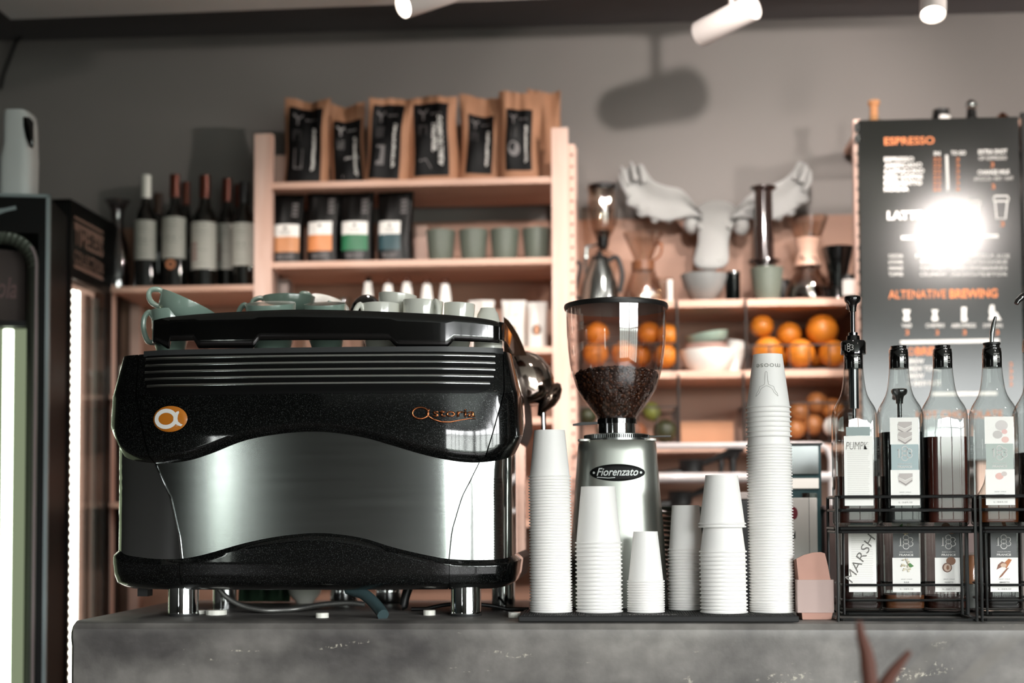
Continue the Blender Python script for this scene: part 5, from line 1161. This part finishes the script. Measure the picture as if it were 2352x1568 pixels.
# ---- middle shelf: bowls and baskets of fruit
t = lathe_thing('white_bowl', 'large white bowl at the bottom of the bowl stack on the fruit shelf', 'bowl', 1625, 3.93, ZR2, [('bowl_wall', [(36, 0), (38, 2), (50, 14), (60, 36), (63, 52), (61, 52), (56, 34), (44, 14), (.1, 10)], M_paper)])
lathe_thing('pink_bowl', 'pinkish bowl stacked inside the large white bowl', 'bowl', 1622, 3.93, ZR2+38*mpp(3.93), [('bowl_wall', [(34, 0), (45, 14), (50, 28), (48, 28), (30, 4), (.1, 3)], pbr('pink glaze', '#b8978d', .35, coat=.4))])
q = lathe_thing('green_bowl', 'pale green bowl lying tilted on top of the bowl stack', 'bowl', 1626, 3.93, ZR2+68*mpp(3.93), [('bowl_wall', [(38, 0), (46, 8), (50, 22), (48, 22), (40, 6), (.1, 5)], pbr('pale sage glaze', '#8b9c8f', .35, coat=.4))], tilt=-9)
q = lathe_thing('white_cup', 'white conical cup leaning at the right of the bowl stack', 'cup', 1678, 3.98, ZR2+.002, [('wall', [(14, 0), (16, 2), (24, 76), (22, 76), (13, 4)], M_paper)], tilt=12)
M_or = pbr('orange peel', '#c8761d', .45, var=.06, bump=.5, bs=220, coat=.15)
def fruit(px, py, r, Y, lab, m=M_or, name='orange', grp=None, sq=(1, 1, 1), cat=None):
    c = P(px, py, Y); S = mpp(Y); g = G().ball((0, 0, 0), (r*S*sq[0], r*S*sq[1], r*S*sq[2]), 24, 16)
    t = thing(name, lab, cat or name.split('_')[-1], c, (R.uniform(-.4, .4), R.uniform(-.4, .4), R.uniform(0, 6)), grp); obj('flesh' if name != 'orange' else 'peel', g, m, t, local=True)
    obj('stem_end', G().ball((r*S*sq[0]*.35, -r*S*sq[1]*.2, r*S*sq[2]*.90), r*S*.09, 8, 6), pbr('stem brown', '#4a3a22', .7), t, local=True)
for px, py, r, Y, lab in ((1750, 749, 26, 3.93, 'topmost left orange in the right fruit basket'), (1812, 768, 28, 3.95, 'orange in the middle of the upper layer of the right basket'), (1888, 758, 36, 3.93, 'biggest orange, upper right in the basket'), (1764, 808, 34, 3.92, 'lower left orange behind the basket wires'), (1838, 812, 33, 3.92, 'lower middle orange behind the basket wires'), (1912, 812, 31, 3.92, 'lower right orange behind the basket wires'), (1800, 812, 30, 4.02, 'orange at the back of the basket between the lower ones'), (1876, 812, 30, 4.02, 'orange at the back right of the basket')): fruit(px, py, r, Y, lab)
for px, py, r, Y, lab in ((1372, 766, 27, 3.93, 'upper orange seen through the left of the grinder hopper'), (1368, 812, 29, 3.93, 'lower orange seen through the left of the grinder hopper'), (1432, 812, 29, 3.95, 'orange seen through the middle of the grinder hopper'), (1490, 766, 27, 3.95, 'upper orange seen through the right of the grinder hopper'), (1533, 770, 26, 3.93, 'upper orange just right of the grinder hopper'), (1528, 818, 27, 3.93, 'lower orange just right of the grinder hopper'), (1470, 816, 27, 4.0, 'orange at the back of the left fruit basket')): fruit(px, py, r, Y, lab)
M_bw = pbr('dark basket wire', '#241d19', .5)
def basket(xa, xb, ytop, z, lab, hang=None, n=5):
    a, b = XY(xa, YS+.02), XY(xb, YS+.02); ya, yb = YS+.02, YB-.03; zt = ZY(ytop, YS+.02, (xa+xb)/2); t = thing('wire_basket', lab, 'basket', ((a+b)/2, (ya+yb)/2, z))
    for nm_, zz in (('rim', zt), ('floor_ring', z+.004)): obj(nm_, G().tube([(a, ya, zz), (b, ya, zz), (b, yb, zz), (a, yb, zz)], .0025, 6, closed=True), M_bw, t)
    g = G()
    for k in range(n+1): x = a+(b-a)*k/n; g.tube([(x, ya, zt), (x, ya, z+.004), (x, yb, z+.004), (x, yb, zt)], .0016, 6)
    for k in range(1, 3): y = ya+(yb-ya)*k/3; g.tube([(a, y, zt), (a, y, z+.004), (b, y, z+.004), (b, y, zt)], .0016, 6)
    obj('wire_grid', g, M_bw, t)
    if hang: 
        for x in hang: xx = XY(x, YS-.004); obj('hanger', G().tube([(xx, YS-.004, z+.002), (xx, YS-.004, z+.19)], .0038, 8), M_bw, t)
basket(1332, 1552, 790, ZR2, 'dark wire basket of oranges behind the grinder hopper', hang=(1555,))
basket(1722, 1950, 792, ZR2, 'dark wire basket of oranges above the tallest cup stack', hang=(1713,))
basket(1332, 1552, 935, ZR3, 'dark wire basket of avocados on the lowest shelf', hang=(1557,))
basket(1712, 1950, 925, ZR3, 'dark wire basket of onions behind the tallest cup stack', hang=(1706,))
M_av = pbr('avocado skin', '#2c3018', .5, var=.35, vs=25, bump=.4)
for px, py, r, sq, lab, m_ in ((1497, 945, 20, (1, 1, 1.1), 'light green avocado in the basket beside the hopper', pbr('light avocado', '#6a7030', .5, var=.3)), (1527, 990, 27, (1, 1, 1), 'dark avocado at the right end of the avocado basket', M_av), (1350, 955, 20, (1, 1, 1), 'avocado left of the grinder hopper tip', M_av), (1395, 990, 26, (1, 1, 1), 'avocado behind the grinder neck', M_av), (1460, 992, 24, (1.2, 1, 1), 'brown onion beside the dark avocado', pbr('onion skin', '#7a4a30', .45, var=.25))): fruit(px, py, r, 3.95, lab, m_, name='avocado' if 'avocado' in lab else 'onion', sq=sq)
M_on = pbr('onion brown', '#a3693c', .4, var=.3, vs=12); 
for px, py, r, lab, m_ in ((1740, 940, 24, 'onion left of the tallest cup stack', M_on), (1836, 945, 24, 'onion just right of the tallest cup stack', M_on), (1876, 925, 25, 'topmost onion right of the tallest cup stack', M_on), (1912, 940, 26, 'onion with orange skin next to the pump bottle', pbr('orange onion', '#b8743c', .4, var=.25)), (1868, 975, 24, 'onion at the bottom middle of the onion basket', M_on), (1828, 985, 22, 'onion at the bottom left of the onion basket', M_on)): fruit(px, py, r, 3.95, lab, m_, name='onion')
fruit(1908, 978, 17, 3.9, 'white egg at the lower right of the onion basket', M_paper, name='egg', sq=(1, 1, 1.25))
a, b = XY(1561, 3.97), XY(1682, 3.97); tag(obj('cardboard_box', G().box(a, b, 3.97, 4.1, ZR3, ZY(972, 3.97)), pbr('cardboard', '#b98a6b', .8, var=.1), at=((a+b)/2, 4.03, ZR3), bevel=.002), 'plain cardboard box on the lowest shelf between the two baskets', 'box')

# ---- white tube rack with black portafilters
Yr = 3.80; t = thing('tube_rack', 'white tubular rack below the lowest shelf, rounded at its right end', 'rack', (XY(1600, Yr), Yr, 0)); M_wt = pbr('white lacquer', '#c4bcbb', .3, coat=.5); S = mpp(Yr)
ra = XY(1330, Yr); zA = ZY(1023, Yr, 1600); zB = ZY(1096, Yr, 1600); rc = XY(1880, Yr); rd = XY(1905, Yr)
obj('frame', G().tube([(ra, Yr, .02), (ra, Yr, zA-.03), (ra+.03, Yr, zA), (rc, Yr, zA), (rc+.02, Yr, zA-.012), (rd, Yr, zA-.04), (rd, Yr, .02)], .0085, 14), M_wt, t); obj('crossbar', G().tube([(ra, Yr, zB), (rd, Yr, zB)], .0125, 14), M_wt, t)
g = G(); xs_ = [ra+(rd-ra)*k/14 for k in range(15)]
obj('tray', G().box(ra, rd, Yr+.006, Yr+.16, zB-.012, zB+.004), M_wt, t); obj('tray', G().box(ra, rd, Yr+.006, Yr+.16, ZY(1166, Yr, 1600)-.01, ZY(1166, Yr, 1600)), M_wt, t)
def porta(px, py, z, lab):
    S = mpp(3.86); c = P(px, py, 3.86); t = thing('portafilter', lab, 'portafilter', (c.x, 3.86, z))
    obj('basket_head', G().lathe([(.024, .004), (.031, .010), (.033, .040), (.035, .044), (.028, .046)], n=28), M_black, t, local=True)
    obj('handle', G().tube([(.028, -.01, .034), (.07, -.02, .050), (.11, -.025, .066), (.135, -.03, .078)], [.007, .009, .012, .014], 12), M_black, t, local=True); obj('spout', G().tube([(-.02, 0, .012), (-.075, -.01, .006), (-.12, -.01, .006)], [.014, .010, .003], 10), M_black, t, local=True)
porta(1588, 1093, zB+.004, 'black portafilter lying on the upper tray of the white rack'); porta(1563, 1162, ZY(1166, Yr, 1600), 'black portafilter lying on the lower tray of the white rack')
t = thing('round_scoop', 'round black tamper-like scoop standing behind the cup stacks', 'scoop', (XY(1680, 3.84), 3.84, zB+.004)); S = mpp(3.84); obj('round_head', G().ball((0, 0, 52*S), (17*S, .012, 17*S), 20, 12), M_black, t, local=True); obj('grip', G().tube([(0, 0, 0), (0, 0, 40*S)], .009, 10), M_black, t, local=True)
tag(obj('brush', G().tube([(0, 0, 0), (.002, 0, .03), (.003, 0, .05)], [.004, .008, .004], 10), M_black, at=(XY(1652, 3.84), 3.84, zB+.004), local=True), 'small black brush standing left of the round scoop', 'brush')

# ================================================================ menu board
YM = 3.70
bx0, bx1 = P(1976, 600, YM).x, P(2347, 600, YM).x; bz0, bz1 = ZY(1057, YM, 2150), ZY(272, YM, 2150)
M_board = pbr('glossy charcoal board', '#131412', .15, var=.05, vs=3, coat=0, spec=.5)
mb_ = thing('menu_board', 'large dark glossy menu board headed ESPRESSO with orange and white lettering', 'menu board', ((bx0+bx1)/2, YM+.01, 0))
obj('panel', G().box(bx0, bx1, YM, YM+.018, bz0, bz1), M_board, mb_, bevel=.001)
for xx in (bx0+.1, bx1-.1): obj('leg', G().box(xx-.015, xx+.015, YM+.02, YM+.045, 0, bz1-.1), M_pinez, mb_)
for py in (292, 318): c = P(1968, py, YM); obj('clip', G().box(bx0-.008, bx0+.002, YM-.003, YM+.02, c.z-.012, c.z+.012), M_chrome, mb_, bevel=.002)
S = mpp(YM); bo = lambda x, z: (x, YM-.0012, z)
def T(g, s, px, py, cap, wpx=None, **k): p = P(px, py, YM); put_text(g, s, p.x, p.z, bo, cap=cap*S, width=wpx*S if wpx else None, **k)
def BR(g, px0, py0, px1, py1, w): a = P(px0, py0, YM); b = P(px1, py1, YM); ribbon(g, [(a.x, a.z), (b.x, b.z)], w*S, bo)
def TB(name, m, *calls):
    g = G()
    for c_ in calls: c_(g)
    return obj(name, g, m, mb_)
TT = lambda *a_, **k_: (lambda g: T(g, *a_, **k_))
TB('heading', M_otext, TT('ESPRESSO', 2031, 333, 17, 112, bold=.02)); TB('heading', M_otext, TT('ALTENATIVE', 2041, 686, 19, 128), TT('BREWING', 2181, 684, 19, 106, bold=.03))
TB('heading', M_otext, TT('COLD', 2044, 816, 17, 55), TT('BREW', 2103, 815, 17, 66, bold=.03)); TB('heading', M_otext, TT('HOT CHOCOLATE', 2105, 960, 16, 190)); TB('heading', M_wtext, TT('LATTE', 2038, 504, 18, 78, bold=.04))
TB('price_column', M_otext, *[TT('22', 2143, 371+k*13.5, 9, 18) for k in range(6)]); TB('price_column', M_otext, *[TT('3', 2196, 371+k*13.5, 9, 7) for k in range(6)]); TB('price_column', M_otext, *[TT('3', 2318, 842+k*15, 10, 7) for k in range(4)])
for px, py in ((2279, 384), (2281, 434), (2302, 520), (2083, 769), (2152, 769), (2215, 769), (2290, 769)): TB('price', M_otext, TT('3', px-4, py, 11, 8))
TB('menu_list', M_wtext, *[TT(s_, 2031, 371+k*13.7, 9.5, w, bold=.03) for k, (s_, w) in enumerate((('ESPRESSO', 66), ('AMERICANO', 84), ('CAPPUCCINO', 89), ('ICED COFFEE', 86), ('MACHIATTO', 84), ('MOCHA', 54)))])
TB('column_title', M_wtext, TT('IN', 2145, 357, 9, 14, bold=.03)); TB('column_title', M_wtext, TT('TO GO', 2184, 356, 9, 33, bold=.03))
TB('menu_list', M_wtext, TT('EXTRA SHOT', 2247, 354, 10, 64, bold=.03), TT('OF ESPRESSO', 2248, 368, 9, 62)); TB('menu_list', M_wtext, TT('CHANGE MILK', 2245, 401, 10, 72, bold=.03), TT('BROCCO / SOY / OAT', 2238, 415, 8, 86))
for a_ in ((2174, 356, 2177, 438, 6), (2070, 546, 2293, 542, 8), (2068, 786, 2295, 782, 8), (2140, 905, 2290, 903, 8)): TB('divider_line', M_wtext, lambda g: BR(g, *a_))
for k, ss in enumerate((('COCOA', 'MATE', 'GINGER TEA', 'VANILLA', 'ALOE'), ('NUT OR CARAMEL', 'SYRUPS', 'CHOCOLATE', 'COOKIE'), ('ORANGE', 'COCONUT', 'LEMON GRASS', 'BERRIES'), ('TOFFEE', 'CRUNCH', 'ALOE CHOCOLATE', 'DETOX'))):
    x = 2041; cl = []
    for w_, s_ in zip((38, 62, 74, 60, 34), ss): cl.append(TT(s_, x, 592+k*14, 8, w_-6)); x += 62 if len(ss) == 5 else 72
    TB('flavour_line', M_wtext, *cl)
TB('menu_list', M_wtext, *[TT(s_, 2086, 835+k*17, 11, 35 if len(s_) < 5 else 72, bold=.02) for k, s_ in enumerate(('BREW', 'BREW TONIC', 'BREW', 'IV BREW MATE'))])
for px, s_, w in ((2082, 'V60', 22), (2148, 'CHEMEX', 42), (2213, 'AEROPRESS', 54), (2280, 'SYPHON', 42)): TB('method_name', M_wtext, TT(s_, px, 752, 9, w, align='CENTER'))
def icon(px, py, pts): TB('method_drawing', M_wtext, lambda g: disc(g, [(P(px+a, py+b, YM).x, P(px+a, py+b, YM).z) for a, b in pts], bo))
icon(2082, 735, [(-9, -24), (9, -24), (4, -8), (8, -6), (7, 2), (-7, 2), (-8, -6), (-4, -8)]); icon(2147, 735, [(-8, -24), (8, -24), (4, -14), (8, -3), (6, 2), (-6, 2), (-8, -3), (-4, -14)]); icon(2214, 738, [(-6, -33), (6, -33), (5, -12), (8, -3), (6, 0), (-6, 0), (-6, -12)])
icon(2283, 738, [(-9, -38), (0, -38), (2, -20), (6, -22), (17, -3), (-13, -3), (-10, -14), (-12, -22)])
for px, py, k in ((2238, 482, .75), (2299, 478, 1)):
    q = lambda a, b: (P(px+a*k, py+b*k, YM).x, P(px+a*k, py+b*k, YM).z)
    TB('cup_drawing', M_wtext, lambda g: ribbon(g, [q(-17, -22), q(-15, -28), q(15, -28), q(17, -22), q(17, -16), q(-17, -16)], 3.4*S*k, bo, closed=True), lambda g: ribbon(g, [q(-14, -14), q(-10, 24), q(10, 24), q(14, -14)], 3.4*S*k, bo))
g = G(); c = P(2350, 600, YM); g.box(c.x+.004, c.x+.4, YM+.005, YM+.02, bz0, bz1+.012)
t = thing('menu_board', 'second dark board just entering at the right edge of the photo', 'menu board', (c.x+.2, YM+.01, 0)); obj('panel', g, M_board, t); obj('leg', G().box(c.x+.1, c.x+.13, YM+.021, YM+.045, 0, bz1-.1), M_pinez, t)
# things on top of the unit behind the board
t = thing('cork_bottle', 'small clear bottle with a tall cork on the shelf top above the board', 'bottle', (XY(2015, 3.95), 3.95, ZM)); S = mpp(3.95)
LP('glass', [(16, 0), (17, 2), (17, 22), (11, 32), (10, 34)], M_glass, t, S); LP('cork', [(7, 16), (9, 30), (9, 58), (13, 62), (13, 70), (.1, 72)], pbr('cork', '#b98258', .8, var=.15), t, S)
t = thing('black_canister', 'black canister with white label on the shelf top above the board', 'jar', (XY(2170, 3.95), 3.95, ZM)); LP('body', [(20, 0), (20, 34), (17, 38)], M_black, t, S); LP('lid', [(18, 38), (18, 46), (.1, 47)], M_black, t, S); g = G(); g.grid(lambda a, b: (20.6*S*sin(-.4+1.5*a), -20.6*S*cos(-.4+1.5*a), (6+24*b)*S), 10, 2); obj('label', g, M_paper, t, local=True)
t = thing('cocktail_jigger', 'dark bottle with round clear stopper on the shelf top above the board', 'bottle', (XY(2240, 3.95), 3.95, ZM)); LP('body', [(13, 0), (14, 2), (14, 22), (11, 32), (10, 44)], M_gblack, t, S); obj('stopper', G().ball((0, 0, 55*S), 13*S, 16, 10), M_chrome, t, local=True)
t = thing('copper_pot', 'small copper pot on the shelf top at the right edge', 'pot', (XY(2312, 3.95), 3.95, ZM)); LP('body', [(12, 0), (15, 6), (15, 24), (13, 27)], M_copper, t, S); LP('lid', [(13, 27), (8, 33), (3, 36), (.1, 38)], M_copper, t, S)

# ================================================================ fridges at the left
YF1 = 3.30; fx = XY(113, YF1); fz = ZY(448, YF1, 60); fx0 = fx-1.15
f1 = thing('drinks_fridge', 'black drinks fridge with pale edge trim and lit interior at the left edge', 'fridge', (fx, YF1, 0), (0, 0, radians(11)))
M_trim = pbr('pale aluminium trim', '#9aa6a8', .35, .3); S = mpp(YF1)
oxr = XY(88, YF1); ozt = ZY(537, YF1, 60); dep = .15
gg = G(); gg.box(oxr, fx-.004, YF1, YF1+.235, 0, fz-.004); gg.box(fx0, oxr, YF1, YF1+.235, ozt, fz-.004); gg.box(fx0, oxr, YF1+.18, YF1+.235, 0, ozt); gg.box(fx0, oxr, YF1, YF1+.235, 0, .12)
M_fr = pbr('fridge black', '#060606', .4, spec=.25)
obj('body', gg, M_fr, f1)
obj('edge_trim', G().box(fx-.009, fx, YF1-.004, YF1+.01, 0, fz), M_trim, f1); obj('edge_trim', G().box(fx0, fx, YF1-.004, YF1+.01, fz-.008, fz), M_trim, f1)
# door frame with a rounded corner
def rr_(x1_, z1_, r): return [(fx0, z1_)]+[(x1_-r+r*sin(a), z1_-r+r*cos(a)) for a in [pi/2*k/8 for k in range(9)]]+[(x1_, .12)]
o_ = rr_(oxr, ozt, .075); i_ = rr_(oxr-27*S, ozt-22*S, .06); g = G()
for k in range(len(o_)-1): 
    a, b, c, d = o_[k], o_[k+1], i_[k+1], i_[k]; g.add([(a[0], YF1-.004, a[1]), (b[0], YF1-.004, b[1]), (c[0], YF1+.02, c[1]), (d[0], YF1+.02, d[1])], [(0, 1, 2, 3)])
obj('door_frame', g, pbr('grey green frame', '#63695f', .35, .2), f1, solid=.006)
g = G(); pts = [(v[0]-.003, YF1-.006, v[1]) for v in o_[6:]]; g.tube(pts, .004, 6); obj('frame_edge', g, pbr('pinkish steel', '#a8999a', .3, .5), f1)
sx1 = XY(62, YF1+.06); ang_ = radians(22); sh = lambda d, z: (sx1-.26*0+d*cos(ang_), YF1+.06+d*sin(ang_), z)
sz0, sz1 = ZY(740, YF1+.06, 40), ZY(580, YF1+.06, 40)
g = G(); rect(g, -.30, .012, sz0, sz1, sh); sg_ = obj('sign_panel', g, pbr('dusky sign', '#5c5250', .5), f1, solid=.004)
g = G(); put_text(g, 'Coca-Cola', -.008, sz0+.055, lambda x, z: sh(x, z) if False else (sh(x, z)[0], sh(x, z)[1]-.004, z), cap=.050, width=.17, align='RIGHT', shear=.25, bold=.015); obj('sign_lettering', g, pbr('dark red letters', '#4a1512', .5), sg_)
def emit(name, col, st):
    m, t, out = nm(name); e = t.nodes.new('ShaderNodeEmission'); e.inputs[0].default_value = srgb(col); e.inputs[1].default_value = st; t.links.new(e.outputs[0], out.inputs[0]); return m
g = G().box(fx0+.02, oxr-.002, YF1+.17, YF1+.178, .12, sz0-.004); obj('liner', g, emit('lit fridge liner', '#8f9a7c', .55), f1)  # liner glows itself, in place of tube light falling on it
g = G().tube([(XY(50, YF1+.13), YF1+.13, .14), (XY(50, YF1+.13), YF1+.13, sz0-.012)], .012, 12); obj('light_tube', g, emit('fridge tube', '#eafbdc', 5.0), f1)
obj('shelf_rail', G().box(XY(4, YF1+.1), XY(10, YF1+.1), YF1+.1, YF1+.11, .12, sz0-.01), M_black, f1); obj('header_bar', G().box(fx0+.02, oxr-27*S, YF1+.05, YF1+.06, sz0-.014, sz0+.0), M_black, f1)
g = G(); ribbon(g, [(P(-30, 500, YF1).x, P(0, 500, YF1).z), (P(0, 492, YF1).x, P(0, 492, YF1).z), (P(20, 484, YF1).x, P(20, 486, YF1).z), (P(42, 477, YF1).x, P(42, 480, YF1).z)], [.02, .014, .009, .009], lambda x, z: (x, YF1-.002, z)); obj('swoosh', g, M_trim, f1)
# white dispenser on top
t = thing('air_freshener', 'white upright dispenser with black oval window on top of the fridge', 'dispenser', (XY(40, YF1+.06), YF1+.06, fz))
S = mpp(YF1+.05); zt = ZY(258, YF1+.05, 48); c = XY(40, YF1+.06)
g = G().loft([srect(wx*S, .04, z, 3.5, 36, c+dx*S, YF1+.06) for wx, z, dx in ((40, fz, 0), (40, fz+.02, 0), (40, fz+.10, 1), (35, fz+.135, 4), (34, zt-.03, 3), (32, zt-.008, 2), (28, zt, 0))]); obj('case', g, pbr('white dispenser plastic', '#e2e6e6', .4, coat=.3), t, ang=50)
g = G(); ww = P(76, 300, YF1+.02); disc(g, [(P(a-8, b, YF1+.018).x, P(a-8, b, YF1+.018).z) for a, b in ((62, 268), (76, 270), (84, 280), (85, 330), (82, 341), (76, 335), (68, 315), (63, 290))], lambda x, z: (x, YF1+.0185, z)); obj('window', g, M_gblack, t, solid=.004)
g = G(); q = XY(0, YF1+.08); t = thing('white_bottle', 'pale rounded thing at the very left edge on top of the fridge', 'bottle', (XY(-8, YF1+.08), YF1+.08, fz)); LP('body', [(15, 0), (17, 10), (16, 60), (17, 95), (12, 110), (.1, 114)], pbr('pale plastic', '#8b9896', .4), t, S)
# narrow wine cooler facing right
YA = 3.56; FX = P(160, 700, YA).x
def PX(px, py, X=FX): d = ray(px, py); return CAM+d*(X/d.x)
YB2 = PX(250, 700).y
cz1 = PX(162, 456).z
f2_ = thing('wine_cooler', 'narrow black glass-door cooler with strings of light dots, header TIMELESS COLLECTION', 'fridge', (FX-.2, (YA+YB2)/2, 0))
ya_, yb_ = PX(165, 700).y, PX(244, 700).y; zg = PX(164, 636).z
gg = G(); gg.box(FX-.45, FX-.04, YA, YB2+.1, 0, cz1); gg.box(FX-.04, FX, YA, YB2+.1, zg, cz1); gg.box(FX-.04, FX, YA-.0, ya_, 0, zg); gg.box(FX-.04, FX, yb_, YB2+.1, 0, zg); gg.box(FX-.04, FX, YA, YB2, 0, .15)
obj('cabinet', gg, M_fr, f2_)
g = G(); 
for k in range(6): x = FX-.045+.0075*k; g.box(x, x+.0025, YA-.004, YA, .0, cz1-.01)
obj('door_ribs', g, M_black, f2_)
hm = lambda x, z: (FX+.0012, x, z)
g = G(); ha, hb = PX(170, 520).y, PX(236, 520).y
for pa in (498, 513, 610): 
    z = PX(170, pa).z; ribbon(g, [(ha, z), (hb, z)], .010 if pa != 498 else .007, hm)
za_ = PX(170, 558).z; put_text(g, 'TIMELESS', ha, za_, hm, cap=.045, width=hb-ha, bold=.02); put_text(g, 'COLLECTION', ha, PX(170, 601).z, hm, cap=.033, width=hb-ha, bold=.01); obj('header_lettering', g, pbr('dusty pink print', '#8f7366', .6), f2_)
obj('liner', G().box(FX-.038, FX-.034, ya_+.002, yb_-.002, .15, zg-.002), emit('lit cooler liner', '#d8a895', .9), f2_)  # emission puts the lit look of the interior into the liner
g = G(); z = PX(170, 668).z; x = FX-.006
i = 0
while z > .75: g.ball((x, ya_+.022, z), .0040, 10, 6); z -= .0213
obj('light_dots', g, emit('cooler dots', '#fff6e6', 14), f2_)
g = G().tube([(FX-.018, ya_+.078, .2), (FX-.018, ya_+.078, PX(180, 664).z)], .009, 10); obj('dot_reflection', g, emit('cooler dot reflection', '#fff4ea', 9), f2_)  # reflection of the dots, built as a glowing tube
obj('inner_rail', G().box(FX-.03, FX-.02, yb_-.085, yb_-.06, .15, zg-.02), pbr('grey rail', '#6c625e', .3, .6), f2_); obj('inner_rail', G().box(FX-.03, FX-.02, yb_-.03, yb_-.006, .15, zg-.02), M_trim, f2_)
obj('door_glass', G().box(FX-.004, FX-.002, ya_, yb_, .15, zg), M_glass, f2_)

# ================================================================ spotlights under the ceiling
M_lampw = pbr('white lamp tube', '#d2cbc8', .45, var=.02)
def spot(front, back, r, label, lit=0, stem=None, name='spotlight', top=None):
    front, back = Vector(front), Vector(back); ax = (back-front).normalized(); Ln = (back-front).length
    t = thing(name, label, 'spotlight', (front+back)/2)
    g = G(); g.lathe([(r*.93, .004), (r*.93, 0), (r, 0), (r, Ln-.004), (r*.96, Ln), (.001, Ln+.0005)], front, 40, axis=ax, cap=False); g.lathe([(r*.93, .0), (r*.92, .012), (.001, .012)], front, 40, axis=ax, cap=False); obj('tube', g, M_lampw, t)
    g = G().lathe([(.001, .008), (r*.88, .008), (r*.88, .010), (.001, .010)], front, 32, axis=ax); obj('lens', g, emit('lamp lens', '#fff3e2', lit) if lit else M_dsteel, t)
    mid = front+(back-front)*.6; st = stem or (mid+Vector((0, 0, .001))); top = top or Hc
    obj('stem', G().tube([mid, (mid.x, mid.y, top)], .006, 10), M_lampw, t); obj('ceiling_cap', G().lathe([(.03, 0), (.03, .012)], (mid.x, mid.y, top-.012), 24), M_lampw, t)
    return t, front, -ax
def lamp(pos, aim, power, size=70, blend=.5, col=(1, .91, .85), rad=.02):
    ld = bpy.data.lights.new('spot_or_fill_beam', 'SPOT'); ld.energy = power; ld.spot_size = radians(size); ld.spot_blend = blend; ld.color = col; ld.shadow_soft_size = rad
    o = bpy.data.objects.new('spot_or_fill_beam', ld); C.objects.link(o); o.location = pos; o.rotation_euler = Vector(aim).to_track_quat('-Z', 'Y').to_euler(); return o
t, f, d1 = spot(P(926, 14, 3.34), P(1085, -38, 3.47), .030, 'white tube spotlight at the top, left of centre, its lens glowing', lit=9, top=zs)
t, f, d2 = spot(P(1608, 78, 3.61), P(1730, 16, 3.49), .0325, 'white tube spotlight pointing down left, right of centre', lit=0, top=zs)
t, f, d3 = spot(P(2143, 34, 3.40), P(2143, -70, 3.46), .031, 'white tube spotlight near the top right, lens facing down', lit=6, top=zs)
LK = .75
lamp(P(926, 14, 3.34)+Vector((0, 0, -.02)), (-.35, -.25, -1), 30*LK)
lamp(P(2143, 34, 3.40)+Vector((0, -.0, -.02)), (-.25, .30, -1), 40*LK)
# the same track carries more spotlights just outside the frame
sp1, f, d = spot((.443, 3.05, 2.545), (.52, 2.90, 2.565), .030, 'white tube spotlight just above the frame aimed at the back wall', lit=6, top=zs)
lamp(Vector((.438, 3.06, 2.544)), (-.42, 1.1, -.30), 30*LK, 110, .5, rad=.014)
spot((1.46, 1.20, 2.50), (1.50, 1.12, 2.58), .0345, 'white tube spotlight nearer the room aimed at the menu board', lit=6, top=zs)
lamp((1.455, 1.22, 2.49), (-.25, 1, -.34), 80*LK, 46, .6, rad=.05)
spot((1.45, 3.05, 2.50), (1.50, 2.90, 2.56), .030, 'white tube spotlight outside the right edge washing the back wall', lit=6, top=zs)
lamp((1.44, 3.07, 2.49), (-.45, 1, -.35), 34*LK, 120, .8, rad=.02)
lamp((-1.0, 1.9, 2.56), (.15, 1, -.52), 100*LK, 42, .8, rad=.03)  # fill lamp without a fixture, added to brighten the wine shelf
lamp((.3, 1.7, 2.56), (.05, 1, -.46), 120*LK, 50, .7, rad=.03)  # added fill, no fixture, lifting the pine shelf fronts
lamp((-.4, 1.8, 2.56), (-.02, 1, -.30), 60*LK, 36, .8, rad=.03)  # another added fill lamp with no fixture, towards the coffee shelves

# ================================================================ blurred twigs of a plant in front of the counter
M_twig = pbr('reddish twig', '#4a2416', .7, var=.2); YT = 1.75
q = P(2040, 1568, YT); t = thing('potted_twigs', 'blurred reddish brown twigs in front of the counter at the lower right', 'plant', (q.x, YT, 0))
obj('pot', G().lathe([(.12, 0), (.14, .02), (.17, .30), (.175, .31), (.165, .31), (.15, .28), (.001, .27)], (q.x, YT, 0), 36), pbr('clay pot', '#6a5a50', .7), t)
for pts in (((1972, 1425), (1978, 1460), (1990, 1500), (1998, 1568), (2010, 1700)), ((2090, 1495), (2065, 1525), (2040, 1560), (2020, 1610), (2012, 1700))):
    v = [P(a, b, YT) for a, b in pts]+[Vector((q.x, YT, .9)), Vector((q.x, YT, .27))]; v = smooth(v, 4); n = len(v)
    obj('twig', G().tube(v, [.0035+.006*min(1, k/10) for k in range(n)], 8), M_twig, t)
M_leaf = pbr('pale leaf', '#8c867c', .6, var=.1)
for pts, w in ((((2352, 1440), (2290, 1500), (2220, 1560), (2150, 1640)), .02), (((2200, 1440), (2140, 1500), (2090, 1560), (2060, 1640)), .008)):
    v = smooth([P(a, b, 1.25) for a, b in pts], 5); g = G(); n = len(v); L_ = []
    for k, p in enumerate(v): ww = w*sin(pi*(k+.6)/(n+.2)); L_.append([p+Vector((ww*.7, 0, ww*.7)), p+Vector((0, .004, 0)), p-Vector((ww*.7, 0, ww*.7))])
    g.loft(L_, cap=False, closed=False); v2 = [v[-1], P(2060, 1800, 1.4), Vector((q.x, YT-.05, .6)), Vector((q.x, YT, .27))]
    g.tube(smooth(v2, 4), .002, 6); obj('leaf', g, M_leaf, t, solid=.001)
